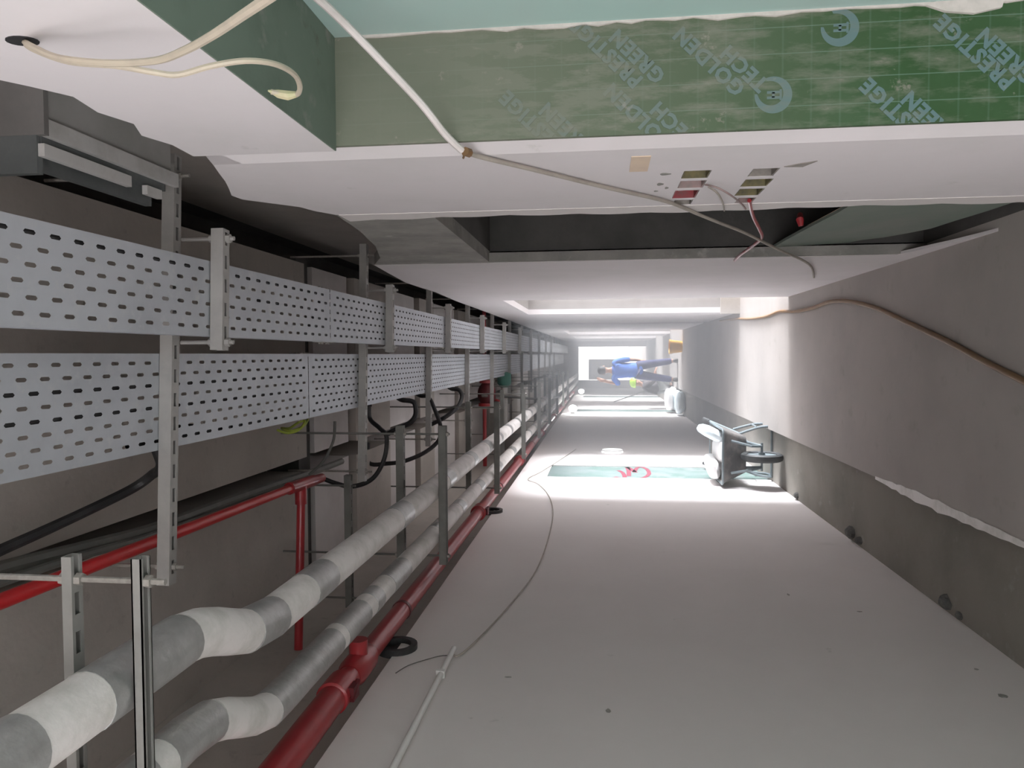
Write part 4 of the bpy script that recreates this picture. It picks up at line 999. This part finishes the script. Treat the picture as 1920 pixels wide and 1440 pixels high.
# crouching worker with a lime helmet
QX, QY = -0.80, 17.5
t = thing('person', 'person in dark jacket and lime helmet crouching beside the standing worker', 'person', (QX, QY, -.055))
J = lambda x, y, z: Vector((QX + x, QY + y, z - .055))
vs, es, rs = [], [], []
pel = chain(vs, es, rs, [(J(0, .0, .26), (.15, .12))])[0]
sp_ = chain(vs, es, rs, [(J(.02, -.01, .40), (.135, .11)), (J(.06, -.03, .56), (.15, .11)), (J(.09, -.05, .69), (.12, .085)), (J(.11, -.06, .76), .055), (J(.13, -.07, .80), .055), (J(.15, -.08, .86), .085), (J(.155, -.08, .92), .08)], pel)
for sg in (-1, 1):
    a_ = chain(vs, es, rs, [(J(.09, -.05 + sg * .17, .68), .055), (J(.20, -.05 + sg * .22, .50), .045), (J(.34, -.05 + sg * .12, .46), .034), (J(.40, -.05 + sg * .10, .46), .034)], sp_[1])
    fingers(vs, es, rs, a_[2], a_[3], (1, 0, -.3), (0, 1, 0))
    chain(vs, es, rs, [(J(.02, sg * .11, .25), .09), (J(.30, sg * .16, .40), .066), (J(.10, sg * .15, .07), .045), (J(.18, sg * .16, .045), .04), (J(.26, sg * .16, .035), .032)], pel)
skinned('body', vs, es, rs, SKIN, t)
hc_ = J(.155, -.08, .88)
head_parts(hc_, (1, 0, -.2), t, hair=False)
obj('nose_and_ears', MB().ball(hc_ + Vector((.10, 0, -.03)), .02, .014, .022, 8, 6).ball(hc_ + Vector((0, .088, -.01)), .022, .012, .032, 8, 6).ball(hc_ + Vector((0, -.088, -.01)), .022, .012, .032, 8, 6), SKIN, t, smooth=True)
n = 20; hr = lambda r_, z_, o_=0: [(hc_.x + o_ + r_ * 1.12 * math.cos(2 * math.pi * k / n), hc_.y + r_ * math.sin(2 * math.pi * k / n), hc_.z + z_) for k in range(n)]
obj('helmet', MB().hull_rings([hr(.130, .02, .02), hr(.134, .028, .02), hr(.112, .035), hr(.108, .08), hr(.085, .125), hr(.05, .15), hr(.012, .158)]), HIVIS, t, smooth=True)
vs, es, rs = [], [], []
pel = chain(vs, es, rs, [(J(-.01, 0, .28), (.18, .15))])[0]
sp_ = chain(vs, es, rs, [(J(.02, -.01, .42), (.17, .145)), (J(.06, -.03, .57), (.175, .135)), (J(.09, -.05, .69), (.14, .10)), (J(.11, -.06, .755), .07)], pel)
for sg in (-1, 1): chain(vs, es, rs, [(J(.09, -.05 + sg * .17, .68), .075), (J(.20, -.05 + sg * .22, .50), .062), (J(.32, -.05 + sg * .13, .465), .05)], sp_[1])
skinned('jacket', vs, es, rs, DARKC, t)
vs, es, rs = [], [], []
pel = chain(vs, es, rs, [(J(-.01, 0, .24), (.165, .14))])[0]
for sg in (-1, 1): chain(vs, es, rs, [(J(.05, sg * .12, .27), .11), (J(.30, sg * .16, .41), .085), (J(.12, sg * .15, .11), .065)], pel)
skinned('trousers', vs, es, rs, GREYT, t)
for sg in (-1, 1):
    obj('shoe', MB().hull_rings([[(QX + x_, QY + sg * .155 + a_ * w_, z_ - .055) for a_, z_ in ((-1, 0), (1, 0), (.9, h_ * .7), (.4, h_), (-.4, h_), (-.9, h_ * .7))] for x_, w_, h_ in ((.03, .03, .08), (.06, .043, .11), (.14, .045, .11), (.22, .052, .075), (.29, .045, .055), (.33, .02, .04))]), SHOE, t, smooth=True)
